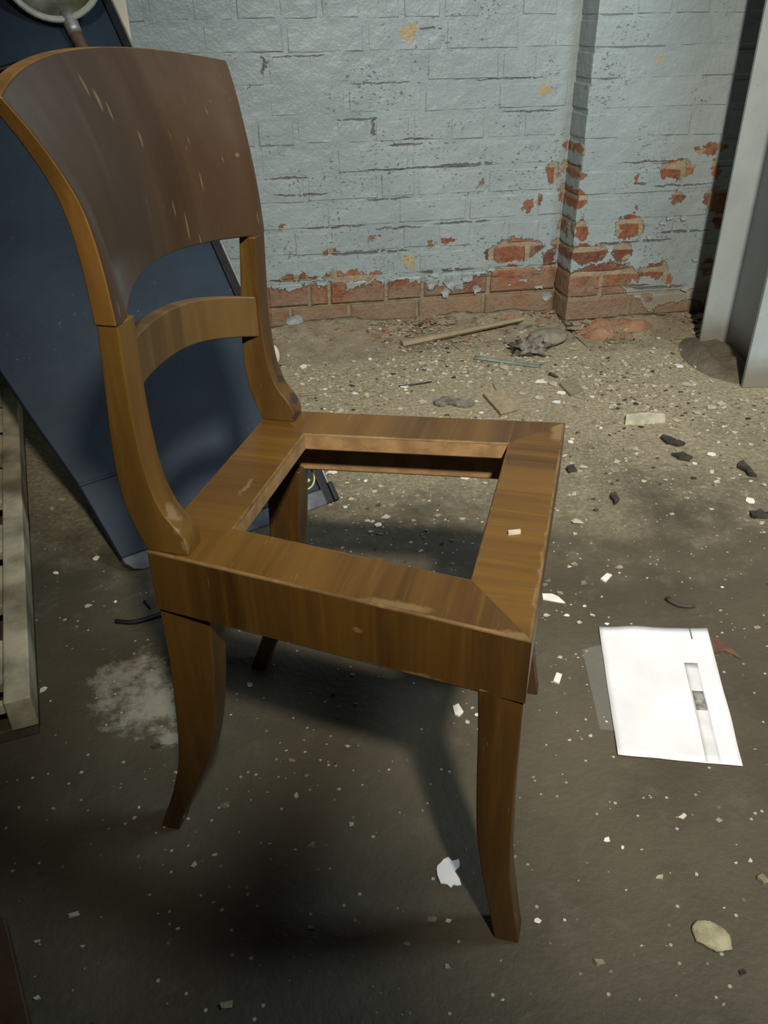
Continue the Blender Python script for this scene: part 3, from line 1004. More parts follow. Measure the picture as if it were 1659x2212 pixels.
# yellow ring emblem near the lower right corner
def ring_band(name, pts, w, parent):
    v, f = [], []
    for (s, t, ww) in pts: pass
    n = len(pts)
    for i, (s, t, ww) in enumerate(pts):
        a = pts[max(i - 1, 0)]; b_ = pts[min(i + 1, n - 1)]
        dx, dy = b_[0] - a[0], b_[1] - a[1]; L = math.hypot(dx, dy) or 1
        nx, ny = -dy / L * ww, dx / L * ww
        for h in (0.0016, -0.001):
            v.append(P3(s + nx, t + ny, h)); v.append(P3(s - nx, t - ny, h))
    for i in range(n - 1):
        a = i * 4; b_ = a + 4
        f += [(a, a + 1, b_ + 1, b_), (a + 2, b_ + 2, b_ + 3, a + 3), (a, b_, b_ + 2, a + 2), (a + 1, a + 3, b_ + 3, b_ + 1)]
    f += [(0, 2, 3, 1), ((n - 1) * 4, (n - 1) * 4 + 1, (n - 1) * 4 + 3, (n - 1) * 4 + 2)]
    o = mesh_obj(name, v, f, M_YELL, parent)
    return recalc(o)
ec = (0.052, 0.082)
ring = ring_band('emblem_ring', [(ec[0] + 0.030 * math.cos(2 * math.pi * k / 32), ec[1] + 0.036 * math.sin(2 * math.pi * k / 32), 0.0016) for k in range(33)], 0, panel)
ring_band('emblem_letter', [(ec[0] - 0.006 + dx, ec[1] + dy, 0.0016) for dx, dy in [(0.012, 0.010), (0.010, 0.018), (0.002, 0.021), (-0.006, 0.016), (-0.007, 0.008), (0.000, 0.001), (0.006, -0.004)]], 0, ring)
ring_band('emblem_bar', [(ec[0] + dx, ec[1] + dy, 0.0028) for dx, dy in [(-0.014, -0.017), (0.0, -0.021), (0.012, -0.021)]], 0, ring)

# dish lamp fixed to the panel
M_ENAM = simple('stained_enamel_inside', (0.10, 0.098, 0.06), 0.5, 0.6, 18, 0.0, 0.3)
M_RIM = simple('enamel_rim', (0.36, 0.37, 0.32), 0.45, 0.15, 30)
M_STEM = simple('rusty_tube', (0.12, 0.075, 0.055), 0.6, 0.4, 40, 0.2)
LC = Vector((-0.27315, 1.36091, 1.02171))
LS = Vector((-0.26211, 1.26263, 0.90844)); LE = Vector((-0.21660, 1.31815, 0.80266))
lamp = empty('dish_lamp', LE)
tag(lamp, 'round dish lamp on a rusty stem fixed to the blue panel', 'lamp')
axis = (Vector((0.038, -0.908, 0.80)) - LC).normalized()
ax1 = axis.cross(Vector((0, 0, 1))).normalized(); ax2 = ax1.cross(axis)
LS = LC - ax2 * 0.112 - ax1 * 0.022 - axis * 0.004


def lathe(name, prof, mat, parent, origin, seg=40):
    v, f = [], []
    for r, h in prof:
        for k in range(seg):
            t = 2 * math.pi * k / seg
            q = LC + ax1 * (r * math.cos(t)) + ax2 * (r * math.sin(t)) + axis * h - Vector(origin)
            v.append(tuple(q))
    for i in range(len(prof) - 1):
        for k in range(seg):
            k2 = (k + 1) % seg
            f.append((i * seg + k, i * seg + k2, (i + 1) * seg + k2, (i + 1) * seg + k))
    o = mesh_obj(name, v, f, mat, parent, smooth=True)
    return recalc(o)


shade = lathe('shade', [(0.002, -0.040), (0.03, -0.038), (0.07, -0.026), (0.098, -0.008), (0.106, 0.002), (0.109, 0.0), (0.101, -0.013), (0.072, -0.032), (0.03, -0.044), (0.002, -0.046)], M_ENAM, lamp, LE)
lathe('rim', [(0.100, 0.000), (0.104, 0.006), (0.110, 0.008), (0.114, 0.004), (0.113, -0.003), (0.107, -0.005), (0.100, 0.000)], M_RIM, shade, LE)
lathe('bulb_socket', [(0.001, -0.005), (0.012, -0.006), (0.018, -0.012), (0.020, -0.03), (0.022, -0.042), (0.001, -0.043)], M_STEM, shade, LE, 20)
v, f = tube_vf([tuple(LS - LE), tuple((LS * 0.66 + LE * 0.34) - LE), tuple((LS * 0.3 + LE * 0.7) - LE + Nv * 0.01), (0, 0, 0)], [0.0145, 0.0145, 0.015, 0.015], 14)
recalc(mesh_obj('stem', v, f, M_STEM, lamp, smooth=True))
d_ = (LE - LS).normalized()
v, f = tube_vf([tuple(LS - LE - d_ * 0.022), tuple(LS - LE - d_ * 0.004), tuple(LS - LE + d_ * 0.016), tuple(LS - LE + d_ * 0.03)], [0.017, 0.017, 0.0165, 0.0155], 14)
recalc(mesh_obj('collar', v, f, M_ALU, lamp, smooth=True))
v, f = tube_vf([tuple(Nv * -0.001), tuple(Nv * 0.006)], 0.03, 18)
recalc(mesh_obj('foot_plate', v, f, M_STEM, lamp))

# cream board upright against the wall beside the panel
M_CREAMB = simple('cream_board', (0.62, 0.58, 0.44), 0.6, 0.12, 10)
v, f = box_vf(-0.238, -0.148, YW - 0.032, YW - 0.006, 0.0, 1.9)
o = mesh_obj('upright_board', v, f, M_CREAMB, origin=(-0.193, YW - 0.016, 0))
tag(bevel(o, 0.003), 'cream painted board standing upright against the wall beside the blue panel', 'board')

# ------------------------------------------------------------------ steel column
def col_mat():
    m, nt, bs = new_mat('grey_column_paint')
    pos = nt.node('ShaderNodeTexCoord').outputs['Object']
    n1 = nt.noise(pos, 5, 5, 0.6); n2 = nt.noise(pos, 60, 4, 0.65)
    col = nt.mix(nt.step(n1, 0.3, 0.7), (0.30, 0.345, 0.36), (0.37, 0.42, 0.435))
    sx = nt.node('ShaderNodeSeparateXYZ'); nt.link(pos, sx.inputs[0])
    low = nt.step(nt.math('ADD', sx.outputs[2], nt.math('MULTIPLY', n1, 0.10)), 0.17, 0.07)
    col = nt.mix(nt.math('MULTIPLY', low, 0.75), col, (0.17, 0.14, 0.10))
    col = nt.mix(nt.math('MULTIPLY', nt.step(n2, 0.66, 0.74), 0.5), col, (0.16, 0.15, 0.14))
    nt.link(col, bs.inputs['Base Color'])
    bs.inputs['Roughness'].default_value = 0.5
    bump(nt, bs, n2, 0.2, 0.003)
    return m


M_COL = col_mat()
colm = empty('steel_column', (1.431, 1.047, 0), math.radians(-9.0))
tag(colm, 'grey painted steel I-beam column in front of the brick pier', 'column')
for nm, (x0, x1, y0, y1) in (('flange', (0, 0.18, 0, 0.014)), ('flange', (0, 0.18, 0.344, 0.358)), ('web', (0.084, 0.096, 0.014, 0.344))):
    v, f = box_vf(x0, x1, y0, y1, 0, 2.7)
    o = mesh_obj(nm, v, f, M_COL, colm)
    bevel(o, 0.0025, 2)
    if nm == 'flange': recalc(o)


def mound(name, cx, cy, rx, ry, hgt, mat, seed, n=22, rot=0.0, rough=0.3):
    v, f = [], []
    for j in range(n + 1):
        for i in range(n + 1):
            a, b_ = -1 + 2 * i / n, -1 + 2 * j / n
            r = math.hypot(a, b_)
            q = Vector((a * 2.3 + seed, b_ * 2.3, seed * 0.7))
            hh = hgt * max(0, 1 - r * r) * (1 + rough * 2 * mnoise.noise(q)) + hgt * rough * 0.4 * max(0, 1 - r * r) * mnoise.noise(q * 4)
            x, y = a * rx, b_ * ry
            v.append((x * math.cos(rot) - y * math.sin(rot), x * math.sin(rot) + y * math.cos(rot), hh - 0.0015))
    W_ = n + 1
    for j in range(n):
        for i in range(n):
            a = j * W_ + i
            f.append((a, a + 1, a + W_ + 1, a + W_))
    # closed underside
    ring = [i for i in range(n + 1)] + [j * W_ + n for j in range(1, n + 1)] + [n * W_ + i for i in range(n - 1, -1, -1)] + [j * W_ for j in range(n - 1, 0, -1)]
    f.append(tuple(reversed(ring)))
    o = mesh_obj(name, v, f, mat, smooth=True)
    o.location = (cx, cy, 0)
    return o


def rubble_mat(name, a, b_, c):
    m, nt, bs = new_mat(name)
    pos = nt.node('ShaderNodeNewGeometry').outputs['Position']
    n1 = nt.noise(pos, 16, 6, 0.7); n2 = nt.noise(pos, 120, 4, 0.7)
    col = nt.mix(nt.step(n1, 0.3, 0.7), a, b_)
    col = nt.mix(nt.math('MULTIPLY', nt.step(n2, 0.58, 0.72), 0.7), col, c)
    nt.link(col, bs.inputs['Base Color']); bs.inputs['Roughness'].default_value = 0.95
    bump(nt, bs, nt.math('ADD', n1, n2), 0.8, 0.012)
    return m


M_DIRT = rubble_mat('brown_dirt', (0.13, 0.105, 0.075), (0.20, 0.165, 0.12), (0.28, 0.24, 0.18))
M_RUB = rubble_mat('sandy_rubble', (0.25, 0.205, 0.135), (0.38, 0.32, 0.22), (0.50, 0.45, 0.34))
M_RED = rubble_mat('brick_dust', (0.26, 0.12, 0.06), (0.42, 0.24, 0.14), (0.50, 0.40, 0.28))
tag(mound('dirt_heap', 1.475, 1.27, 0.10, 0.20, 0.030, M_DIRT, 2.0, rot=math.radians(-9), rough=0.4, n=30), 'brown dirt heaped between the flanges of the steel column', 'dirt', kind='stuff')


# rubble drift along the foot of the wall
def drift(x0, x1, yw, k0, amp):
    NX, NY = int((x1 - x0) * 42), 18
    v, f = [], []
    for j in range(NY + 1):
        for i in range(NX + 1):
            x = x0 + (x1 - x0) * i / NX
            wd = 0.28 + 0.10 * mnoise.noise(Vector((x * 2.2, 3.1, 0)))
            t = j / NY
            y = yw - wd * (1 - t)
            q = Vector((x * 9, y * 9, 0.5))
            hgt = amp * (1 + 0.7 * mnoise.noise(Vector((x * 3.1, 7.7, 0))))
            h = hgt * t * t * (1 + 0.35 * mnoise.noise(q)) + t * 0.009 * mnoise.noise(q * 4.2) + t * 0.005 * mnoise.noise(q * 11)
            v.append((x, y, max(h, 0.0) - (0.0015 if t < 0.08 else 0)))
    W_ = NX + 1
    for j in range(NY):
        for i in range(NX):
            a = j * W_ + i
            f.append((a, a + 1, a + W_ + 1, a + W_))
    base = len(v)
    for i in range(NX + 1):
        x, y, z = v[NY * W_ + i]; v.append((x, y, -0.002))
    for i in range(NX):
        a = NY * W_ + i
        f.append((a, a + 1, base + i + 1, base + i))
    return mesh_obj('rubble_drift', v, f, M_RUB, smooth=True)


tag(drift(-1.4, XP - 0.002, YW - 0.004, 0, 0.038), 'sandy plaster rubble drifted along the foot of the brick wall', 'rubble', kind='stuff')
tag(drift(XP + 0.0, 2.6, YP - 0.004, 0, 0.018), 'sandy plaster rubble drifted along the foot of the brick pier', 'rubble', kind='stuff')
tag(mound('brick_dust_heap', 1.27, 1.56, 0.17, 0.085, 0.036, M_RED, 5.0, rough=0.6), 'orange crumbled brick heaped at the foot of the pier', 'rubble', kind='stuff')

# ------------------------------------------------------------------ pallet on the left
M_PALD = wood('dirty_pallet_edge', (6, 6, 6), (0.07, 0.055, 0.035), (0.12, 0.098, 0.065), (0.18, 0.15, 0.10), 0.8, coat=0.0)
M_PAL = simple('weathered_pallet_wood', (0.44, 0.385, 0.265), 0.8, 0.45, 11, bmp=0.4)
pa = Vector((-0.3145, 0.0703, 0)); pdir = Vector((-0.18548, 0.98265, 0))
pal = empty('wooden_pallet', pa, math.atan2(pdir.y, pdir.x) - math.pi / 2)
tag(pal, 'pale weathered wooden pallet lying on the floor at the left edge', 'pallet')


def pbox(name, x0, x1, y0, y1, z0, z1, mat):
    v, f = box_vf(x0, x1, y0, y1, z0, z1)
    o = mesh_obj(name, v, f, mat, pal)
    return bevel(o, 0.003, 2)


PLN = 1.25
pbox('edge_rail', -0.038, 0.0, 0.0, PLN, 0.022, 0.080, M_PAL)
pbox('edge_rail', -0.80, -0.762, 0.0, PLN, 0.022, 0.080, M_PAL)
pbox('bottom_runner', -0.10, -0.003, 0.005, PLN, 0.0, 0.022, M_PALD)
pbox('bottom_runner', -0.45, -0.35, 0.005, PLN, 0.0, 0.022, M_PALD)
pbox('bottom_runner', -0.797, -0.70, 0.005, PLN, 0.0, 0.022, M_PALD)
pbox('stringer', -0.42, -0.38, 0.0, PLN, 0.022, 0.058, M_PALD)
for y0, y1 in ((0.0, 0.012), (0.05, 0.157), (0.25, 0.38), (0.428, 0.53), (0.621, 0.776), (0.818, 0.96), (1.01, 1.12), (1.17, 1.25)):
    pbox('slat', -0.762, -0.038, y0, y1, 0.058, 0.078, M_PAL)

# dark brown board at the lower left, mostly out of the picture
M_DKW = wood('dark_brown_board', (30, 30, 4), (0.045, 0.020, 0.008), (0.09, 0.040, 0.016), (0.12, 0.06, 0.025), 0.5)
pts = [(-0.306, -0.243, 0.02), (-0.256, -0.375, 0.02), (-0.225, -0.455, 0.02), (-0.33, -0.60, 0.02), (-0.52, -0.52, 0.02), (-0.42, -0.20, 0.02)]
v, f = slab_vf(list(reversed(pts)), 0.02)
o = recalc(mesh_obj('wooden_board', v, f, M_DKW, origin=(-0.36, -0.41, 0)))
tag(bevel(o, 0.003), 'dark brown wooden board cut off by the lower left corner', 'board')

# ------------------------------------------------------------------ things lying on the floor
M_PAPER = simple('white_paper', (0.80, 0.80, 0.82), 0.6, 0.07, 9, bmp=0.05)
M_TAPE = simple('grey_tape_strip', (0.72, 0.72, 0.73), 0.4, 0.10, 20)
M_SMUDGE = simple('dark_smudge', (0.22, 0.21, 0.19), 0.4, 0.8, 60)
M_FLAKE = simple('cream_flake', (0.50, 0.46, 0.35), 0.7, 0.2, 40)
M_WHITE = simple('white_scrap', (0.80, 0.78, 0.70), 0.6, 0.08, 30)
M_DUSTWD = wood('dusty_stick_wood', (8, 8, 8), (0.22, 0.18, 0.115), (0.34, 0.28, 0.18), (0.42, 0.36, 0.25), 0.85, coat=0.0)
M_PLY = simple('dusty_board', (0.33, 0.265, 0.165), 0.85, 0.18, 60)
M_DARK = simple('dark_scrap', (0.045, 0.038, 0.030), 0.8, 0.4, 40)
M_GREYPAD = simple('dusty_grey_pad', (0.23, 0.205, 0.155), 0.9, 0.25, 35, bmp=0.5)
M_CLUMP = simple('dark_grey_clump', (0.19, 0.17, 0.14), 0.95, 0.5, 60, bmp=0.8)
M_TEAL = simple('blue_green_strip', (0.19, 0.23, 0.20), 0.6, 0.25, 30)
M_LEAF = simple('brown_leaf', (0.12, 0.062, 0.038), 0.7, 0.3, 30)
M_YSH = simple('yellow_grey_shell', (0.36, 0.33, 0.20), 0.55, 0.25, 60)


# paper sheet, gently waved, with a tape strip along its right side
def paper():
    c = [Vector(q) for q in ((0.6117, 0.1388, -0.0000), (0.7954, 0.0974, 0.0000), (0.6893, -0.1937, 0.0000), (0.5219, -0.1399, 0.0000))]
    N1, N2 = 18, 22
    def pt(a, b_, h):
        q = (c[0] * (1 - a) + c[1] * a) * (1 - b_) + (c[3] * (1 - a) + c[2] * a) * b_
        w = 0.0035 * mnoise.noise(Vector((a * 2.4, b_ * 2.6, 1.3))) + 0.0038
        w += 0.004 * max(0, a - 0.72) * (1 - b_) + 0.006 * max(0, 0.12 - b_) * math.sin(a * 7)
        e = 0.0012 * mnoise.noise(Vector((a * 5, b_ * 5, 9)))
        return Vector((q.x + e, q.y + e, max(w, 0.0026) + h))
    def grid(name, a0, a1, b0, b1, n1, n2, h, th, mat, parent, org):
        v, f = [], []
        for hh in (h, h - th):
            for j in range(n2 + 1):
                for i in range(n1 + 1):
                    v.append(tuple(pt(a0 + (a1 - a0) * i / n1, b0 + (b1 - b0) * j / n2, hh) - org))
        W_ = n1 + 1; n = W_ * (n2 + 1)
        for j in range(n2):
            for i in range(n1):
                a = j * W_ + i
                f.append((a, a + 1, a + W_ + 1, a + W_)); f.append((n + a, n + a + W_, n + a + W_ + 1, n + a + 1))
            a = j * W_; f.append((a, a + W_, n + a + W_, n + a)); a += n1; f.append((a, n + a, n + a + W_, a + W_))
        for i in range(n1):
            f.append((i, n + i, n + i + 1, i + 1)); a = n2 * W_ + i; f.append((a, a + 1, n + a + 1, n + a))
        o = mesh_obj(name, v, f, mat, parent, smooth=True)
        return recalc(o)
    org = Vector((c[0] + c[1] + c[2] + c[3]) / 4)
    root = empty('paper_sheet', org)
    tag(root, 'white sheet of paper lying on the dark floor right of the chair', 'paper')
    grid('sheet', 0, 1, 0, 1, N1, N2, 0.0, 0.0007, M_PAPER, root, org)
    tp = grid('tape_strip', 0.715, 0.83, 0.30, 0.995, 3, 14, 0.0009, 0.0005, M_TAPE, root, org)
    grid('smudge', 0.725, 0.82, 0.52, 0.66, 3, 5, 0.0014, 0.0004, M_SMUDGE, tp, (0, 0, 0) and org)
    grid('fold_mark', 0.832, 0.842, 0.0, 0.10, 1, 4, 0.0012, 0.0006, M_SMUDGE, root, org)


paper()


def film():
    m, nt, bs = new_mat('clear_grey_film')
    tc = nt.node('ShaderNodeTexCoord').outputs['Object']
    n1 = nt.noise(tc, 30, 4)
    nt.link(nt.mix(n1, (0.35, 0.35, 0.33), (0.50, 0.50, 0.47)), bs.inputs['Base Color'])
    bs.inputs['Alpha'].default_value = 0.12
    bs.inputs['Roughness'].default_value = 0.15; bs.inputs['IOR'].default_value = 1.35
    bump(nt, bs, n1, 0.6, 0.004)
    pts = [(0.5614, 0.0902, 0.0022), (0.5984, 0.0948, 0.0022), (0.5984, 0.0381, 0.0022), (0.5821, -0.0245, 0.0022), (0.5543, -0.0970, 0.0022), (0.5175, -0.0858, 0.0022), (0.5354, -0.0150, 0.0022)]
    top = [(p_[0], p_[1], 0.0013) for p_ in pts]
    v, f = slab_vf(list(reversed(top)), 0.0009)
    o = recalc(mesh_obj('plastic_film', v, f, m, origin=centroid(pts)))
    tag(o, 'clear grey plastic film half under the white paper sheet', 'plastic film')


film()


def slab(name, pts, z, th, mat, label, cat, group=None, wob=0.0, sub=1):
    """irregular thin piece resting on the floor, one side a little lifted"""
    rr = random.Random(hash(name + label) % 9999 if False else len(label) * 31 + int(abs(pts[0][0]) * 1e4))
    ring = []
    n = len(pts)
    for i in range(n):
        a = pts[i]; b_ = pts[(i + 1) % n]
        for k in range(sub):
            t = k / sub
            ring.append((a[0] + (b_[0] - a[0]) * t + (rr.uniform(-wob, wob) if k else 0), a[1] + (b_[1] - a[1]) * t + (rr.uniform(-wob, wob) if k else 0), z + th + rr.uniform(0, wob * 0.6)))
    v, f = slab_vf(ring, th)
    o = recalc(mesh_obj(name, v, f, mat, origin=(centroid(pts)[0], centroid(pts)[1], z)))
    tag(o, label, cat, group)
    return o


def stick(name, p0, p1, r0, r1, mat, label, cat, flat=0.7, seg=8, bend=0.0):
    a = Vector((p0[0], p0[1], r0 * flat + 0.0005)); b_ = Vector((p1[0], p1[1], (r1 * flat) + (p1[2] if len(p1) > 2 else 0) + 0.0005))
    side = (b_ - a).cross(Vector((0, 0, 1))).normalized()
    pts = [a + (b_ - a) * (k / 6) + side * (bend * math.sin(math.pi * k / 6)) for k in range(7)]
    rad = [r0 + (r1 - r0) * k / 6 for k in range(7)]
    org = Vector((a.x, a.y, 0))
    v, f = tube_vf([tuple(q - org) for q in pts], rad, seg, flat)
    o = recalc(mesh_obj(name, v, f, mat, smooth=seg > 6))
    o.location = org
    tag(o, label, cat)
    return o


stick('wooden_stick', (0.5560, 1.5630, -0.0000), (0.9817, 1.6428, 0.0300), 0.0165, 0.010, M_DUSTWD, 'long dusty wooden stick lying against the foot of the brick wall', 'stick', 0.75, 6)
stick('thin_stick', (0.7370, 1.4897, 0.0000), (0.7116, 1.5888, 0.0000), 0.0035, 0.003, M_DUSTWD, 'short thin stick poking out from under the long dusty stick', 'stick')
stick('twig', (0.4843, 1.2596, 0.0000), (0.5829, 1.2727, 0.0000), 0.004, 0.003, M_DARK, 'thin dark twig on the dust beyond the seat frame', 'twig', bend=0.004)
stick('flat_strip', (0.7560, 1.4248, 0.0000), (0.9258, 1.3141, 0.0000), 0.012, 0.010, M_TEAL, 'flat blue green strip half buried in dust beyond the seat frame', 'strip', 0.35)
stick('curved_twig', (0.7662, 0.1895, 0.0000), (0.8051, 0.1592, -0.0000), 0.006, 0.004, M_DARK, 'dark curved twig just above the white paper sheet', 'twig', bend=0.010)
stick('small_peg', (0.9352, 1.2529, 0.0000), (0.9475, 1.2251, 0.0000), 0.006, 0.005, M_DARK, 'small dark peg lying right of the blue green strip', 'peg')
stick('wood_splinter', (0.1991, 1.2545, 0.0000), (0.3081, 1.2640, 0.0000), 0.006, 0.003, M_DUSTWD, 'pale splinter beside the far chair post', 'splinter', 0.5)


def clump(name, c, rx, ry, rz, mat, label, cat, seed, amp=0.35, frq=2.0, rot=0.0, n=20, lift=0.8):
    v, f = [], []
    m = n // 2
    for j in range(m + 1):
        th = math.pi * j / m
        for i in range(n):
            ph = 2 * math.pi * i / n
            d = Vector((math.sin(th) * math.cos(ph), math.sin(th) * math.sin(ph), math.cos(th)))
            k = 1 + amp * mnoise.noise(d * frq + Vector((seed, 0, 0))) + amp * 0.4 * mnoise.noise(d * frq * 3 + Vector((0, seed, 0)))
            x, y, z = d.x * rx * k, d.y * ry * k, d.z * rz * k
            z = max(z + rz * lift, 0.0)
            v.append((x * math.cos(rot) - y * math.sin(rot), x * math.sin(rot) + y * math.cos(rot), z))
    for j in range(m):
        for i in range(n):
            i2 = (i + 1) % n
            f.append((j * n + i, (j + 1) * n + i, (j + 1) * n + i2, j * n + i2))
    o = recalc(mesh_obj(name, v, f, mat, smooth=True))
    o.location = (c[0], c[1], c[2] if len(c) > 2 else 0)
    tag(o, label, cat)
    return o


clump('cushion_pad', (1.0233, 1.5110, 0.0000), 0.068, 0.054, 0.024, M_GREYPAD, 'dusty grey pad lying on the floor near the wall corner', 'pad', 1.0, 0.15, 1.2, 0.3)
clump('rag_clump', (0.9327, 1.4302, 0.0000), 0.056, 0.042, 0.026, M_CLUMP, 'dark grey crumpled rag beside the dusty grey pad', 'rag', 4.2, 0.75, 2.6, n=30)
clump('yellow_lump', (0.5152, -0.4187, 0.0000), 0.0225, 0.0175, 0.0035, M_YSH, 'yellowish flat lump on the floor in the lower right', 'lump', 2.2, 0.25, 2.0, -0.7)
# shallow hollow rim of the lump is kept simple; white cup lid behind the far post
M_CAP = simple('cream_plastic', (0.72, 0.70, 0.60), 0.4, 0.05, 20)
def cap():
    c = Vector((0.1368, 1.4641, 0.0000))
    v, f = [], []
    seg = 26
    prof = [(0.0005, 0.0), (0.036, 0.0), (0.040, 0.003), (0.040, 0.010), (0.037, 0.010), (0.035, 0.004), (0.0005, 0.004)]
    for r, h in prof:
        for k in range(seg):
            t = 2 * math.pi * k / seg
            v.append((r * math.cos(t), h, 0.0405 + r * math.sin(t)))
    for i in range(len(prof) - 1):
        for k in range(seg):
            k2 = (k + 1) % seg
            f.append((i * seg + k, i * seg + k2, (i + 1) * seg + k2, (i + 1) * seg + k))
    o = recalc(mesh_obj('round_disc', v, f, M_CAP, smooth=True))
    o.location = c; o.rotation_euler = (math.radians(-8), 0, math.radians(35))
    tag(o, 'cream round disc standing on edge behind the far chair post', 'disc')
cap()

slab('wood_shard', [(0.6998, 1.1462, 0.0000), (0.7628, 1.1622, 0.0000), (0.7653, 1.0319, 0.0000), (0.7083, 1.0114, 0.0000)], 0.004, 0.006, M_PLY, 'four sided brown board shard just beyond the far seat rail', 'shard')
slab('wood_shard', [(0.7515, 1.2222, 0.0000), (0.7576, 1.1800, 0.0000), (0.7655, 1.1451, 0.0000), (0.7443, 1.1464, 0.0000)], 0.001, 0.004, M_PLY, 'small narrow brown shard behind the four sided shard', 'shard')
slab('plaster_shard', [(1.0284, 0.9339, 0.0000), (1.0905, 0.9323, 0.0000), (1.1282, 0.9183, -0.0000), (1.1148, 0.8865, 0.0000), (1.0547, 0.8852, 0.0000), (1.0069, 0.8927, 0.0000)], 0.0, 0.010, M_FLAKE, 'long pale plaster shard on the dust right of the seat', 'shard')
slab('plaster_shard', [(0.9356, 1.1753, 0.0000), (0.9818, 1.1930, -0.0000), (0.9848, 1.1174, 0.0000), (0.9350, 1.0889, 0.0000)], 0.0, 0.008, M_RUB, 'broad sandy plaster shard above the far front seat corner', 'shard')
slab('plaster_shard', [(1.4683, 1.6540, 0.0000), (1.5468, 1.6264, -0.0000), (1.5428, 1.5929, 0.0000), (1.4546, 1.6127, -0.0000)], 0.0, 0.010, M_FLAKE, 'pale shard on the floor at the foot of the brick pier', 'shard')
slab('plaster_shard', [(1.5935, 1.6561, -0.0000), (1.6407, 1.6659, 0.0000), (1.6240, 1.6291, 0.0000), (1.5822, 1.6284, 0.0000)], 0.0, 0.010, M_FLAKE, 'small pale shard beside the base of the steel column', 'shard')
slab('paper_scrap', [(0.5482, 0.2513, 0.0000), (0.5659, 0.2477, 0.0000), (0.5746, 0.2373, 0.0000), (0.5801, 0.2164, 0.0000), (0.5686, 0.2215, 0.0000), (0.5568, 0.2282, 0.0000), (0.5441, 0.2350, 0.0000)], 0.0, 0.002, M_WHITE, 'white wedge shaped scrap beside the front seat rail', 'scrap', wob=0.001)
slab('paper_scrap', [(0.6729, 0.2730, 0.0000), (0.6923, 0.2874, 0.0000), (0.6993, 0.2798, 0.0000), (0.6781, 0.2614, -0.0000)], 0.0, 0.003, M_WHITE, 'white square scrap on the floor above the paper sheet', 'scrap')
slab('paper_scrap', [(0.4854, 0.0264, 0.0000), (0.4976, 0.0440, 0.0000), (0.5049, 0.0380, 0.0000), (0.4930, 0.0194, 0.0000)], 0.0, 0.003, M_WHITE, 'white square scrap left of the paper sheet', 'scrap')
slab('paper_scrap', [(0.3111, 0.0035, 0.0000), (0.3212, 0.0076, 0.0000), (0.3243, -0.0113, 0.0000), (0.3156, -0.0186, 0.0000), (0.3096, -0.0134, 0.0000)], 0.0, 0.003, M_WHITE, 'pale scrap on the floor just left of the front leg', 'scrap')
slab('torn_paper', [(0.2178, -0.2685, 0.0000), (0.2250, -0.2618, 0.0000), (0.2364, -0.2558, 0.0000), (0.2397, -0.2620, 0.0000), (0.2486, -0.2610, -0.0000), (0.2478, -0.2704, 0.0000), (0.2394, -0.2768, -0.0000), (0.2423, -0.2973, 0.0000), (0.2324, -0.2940, -0.0000), (0.2290, -0.2979, -0.0000), (0.2179, -0.2898, -0.0000)], 0.0, 0.002, M_PAPER, 'torn white paper scrap beside the foot of the front leg', 'scrap', wob=0.002, sub=2)
slab('dry_leaf', [(0.7853, 0.0792, 0.0000), (0.7966, 0.0669, 0.0000), (0.8074, 0.0452, 0.0000), (0.8123, 0.0145, 0.0000), (0.8025, 0.0294, 0.0000), (0.7948, 0.0381, 0.0000), (0.7733, 0.0377, 0.0000)], 0.0, 0.002, M_LEAF, 'dry brown leaf poking out behind the paper sheet', 'leaf', wob=0.002, sub=2)

# black bent wire near the rear leg
pts = catmull([Vector(q) for q in ((-0.2269, 0.3259, 0.0030), (-0.1978, 0.3161, 0.0040), (-0.1694, 0.3184, 0.0060), (-0.1437, 0.3266, 0.0060), (-0.1130, 0.3338, 0.0040))], 5)
org = Vector((pts[0].x, pts[0].y, 0))
v, f = tube_vf([tuple(q - org) for q in pts], 0.0042, 8)
o = recalc(mesh_obj('bent_wire', v, f, M_BLACK, smooth=True)); o.location = org
tag(o, 'black bent wire on the floor behind the near rear leg', 'wire')
stick('short_wire', (-0.1800, 0.3778, 0.0000), (-0.1671, 0.3527, 0.0000), 0.0022, 0.0018, M_BLACK, 'short black wire end above the bent wire', 'wire')

# wood chip on the front rail
cc = (0.3072, -0.2072)
slab('wood_chip', [(cc[0] - 0.0075, cc[1] - 0.003), (cc[0] + 0.006, cc[1] - 0.0035), (cc[0] + 0.0075, cc[1] + 0.002), (cc[0] - 0.006, cc[1] + 0.0025)], H, 0.003, M_FLAKE, 'tiny pale wood chip lying on the front seat rail', 'chip')

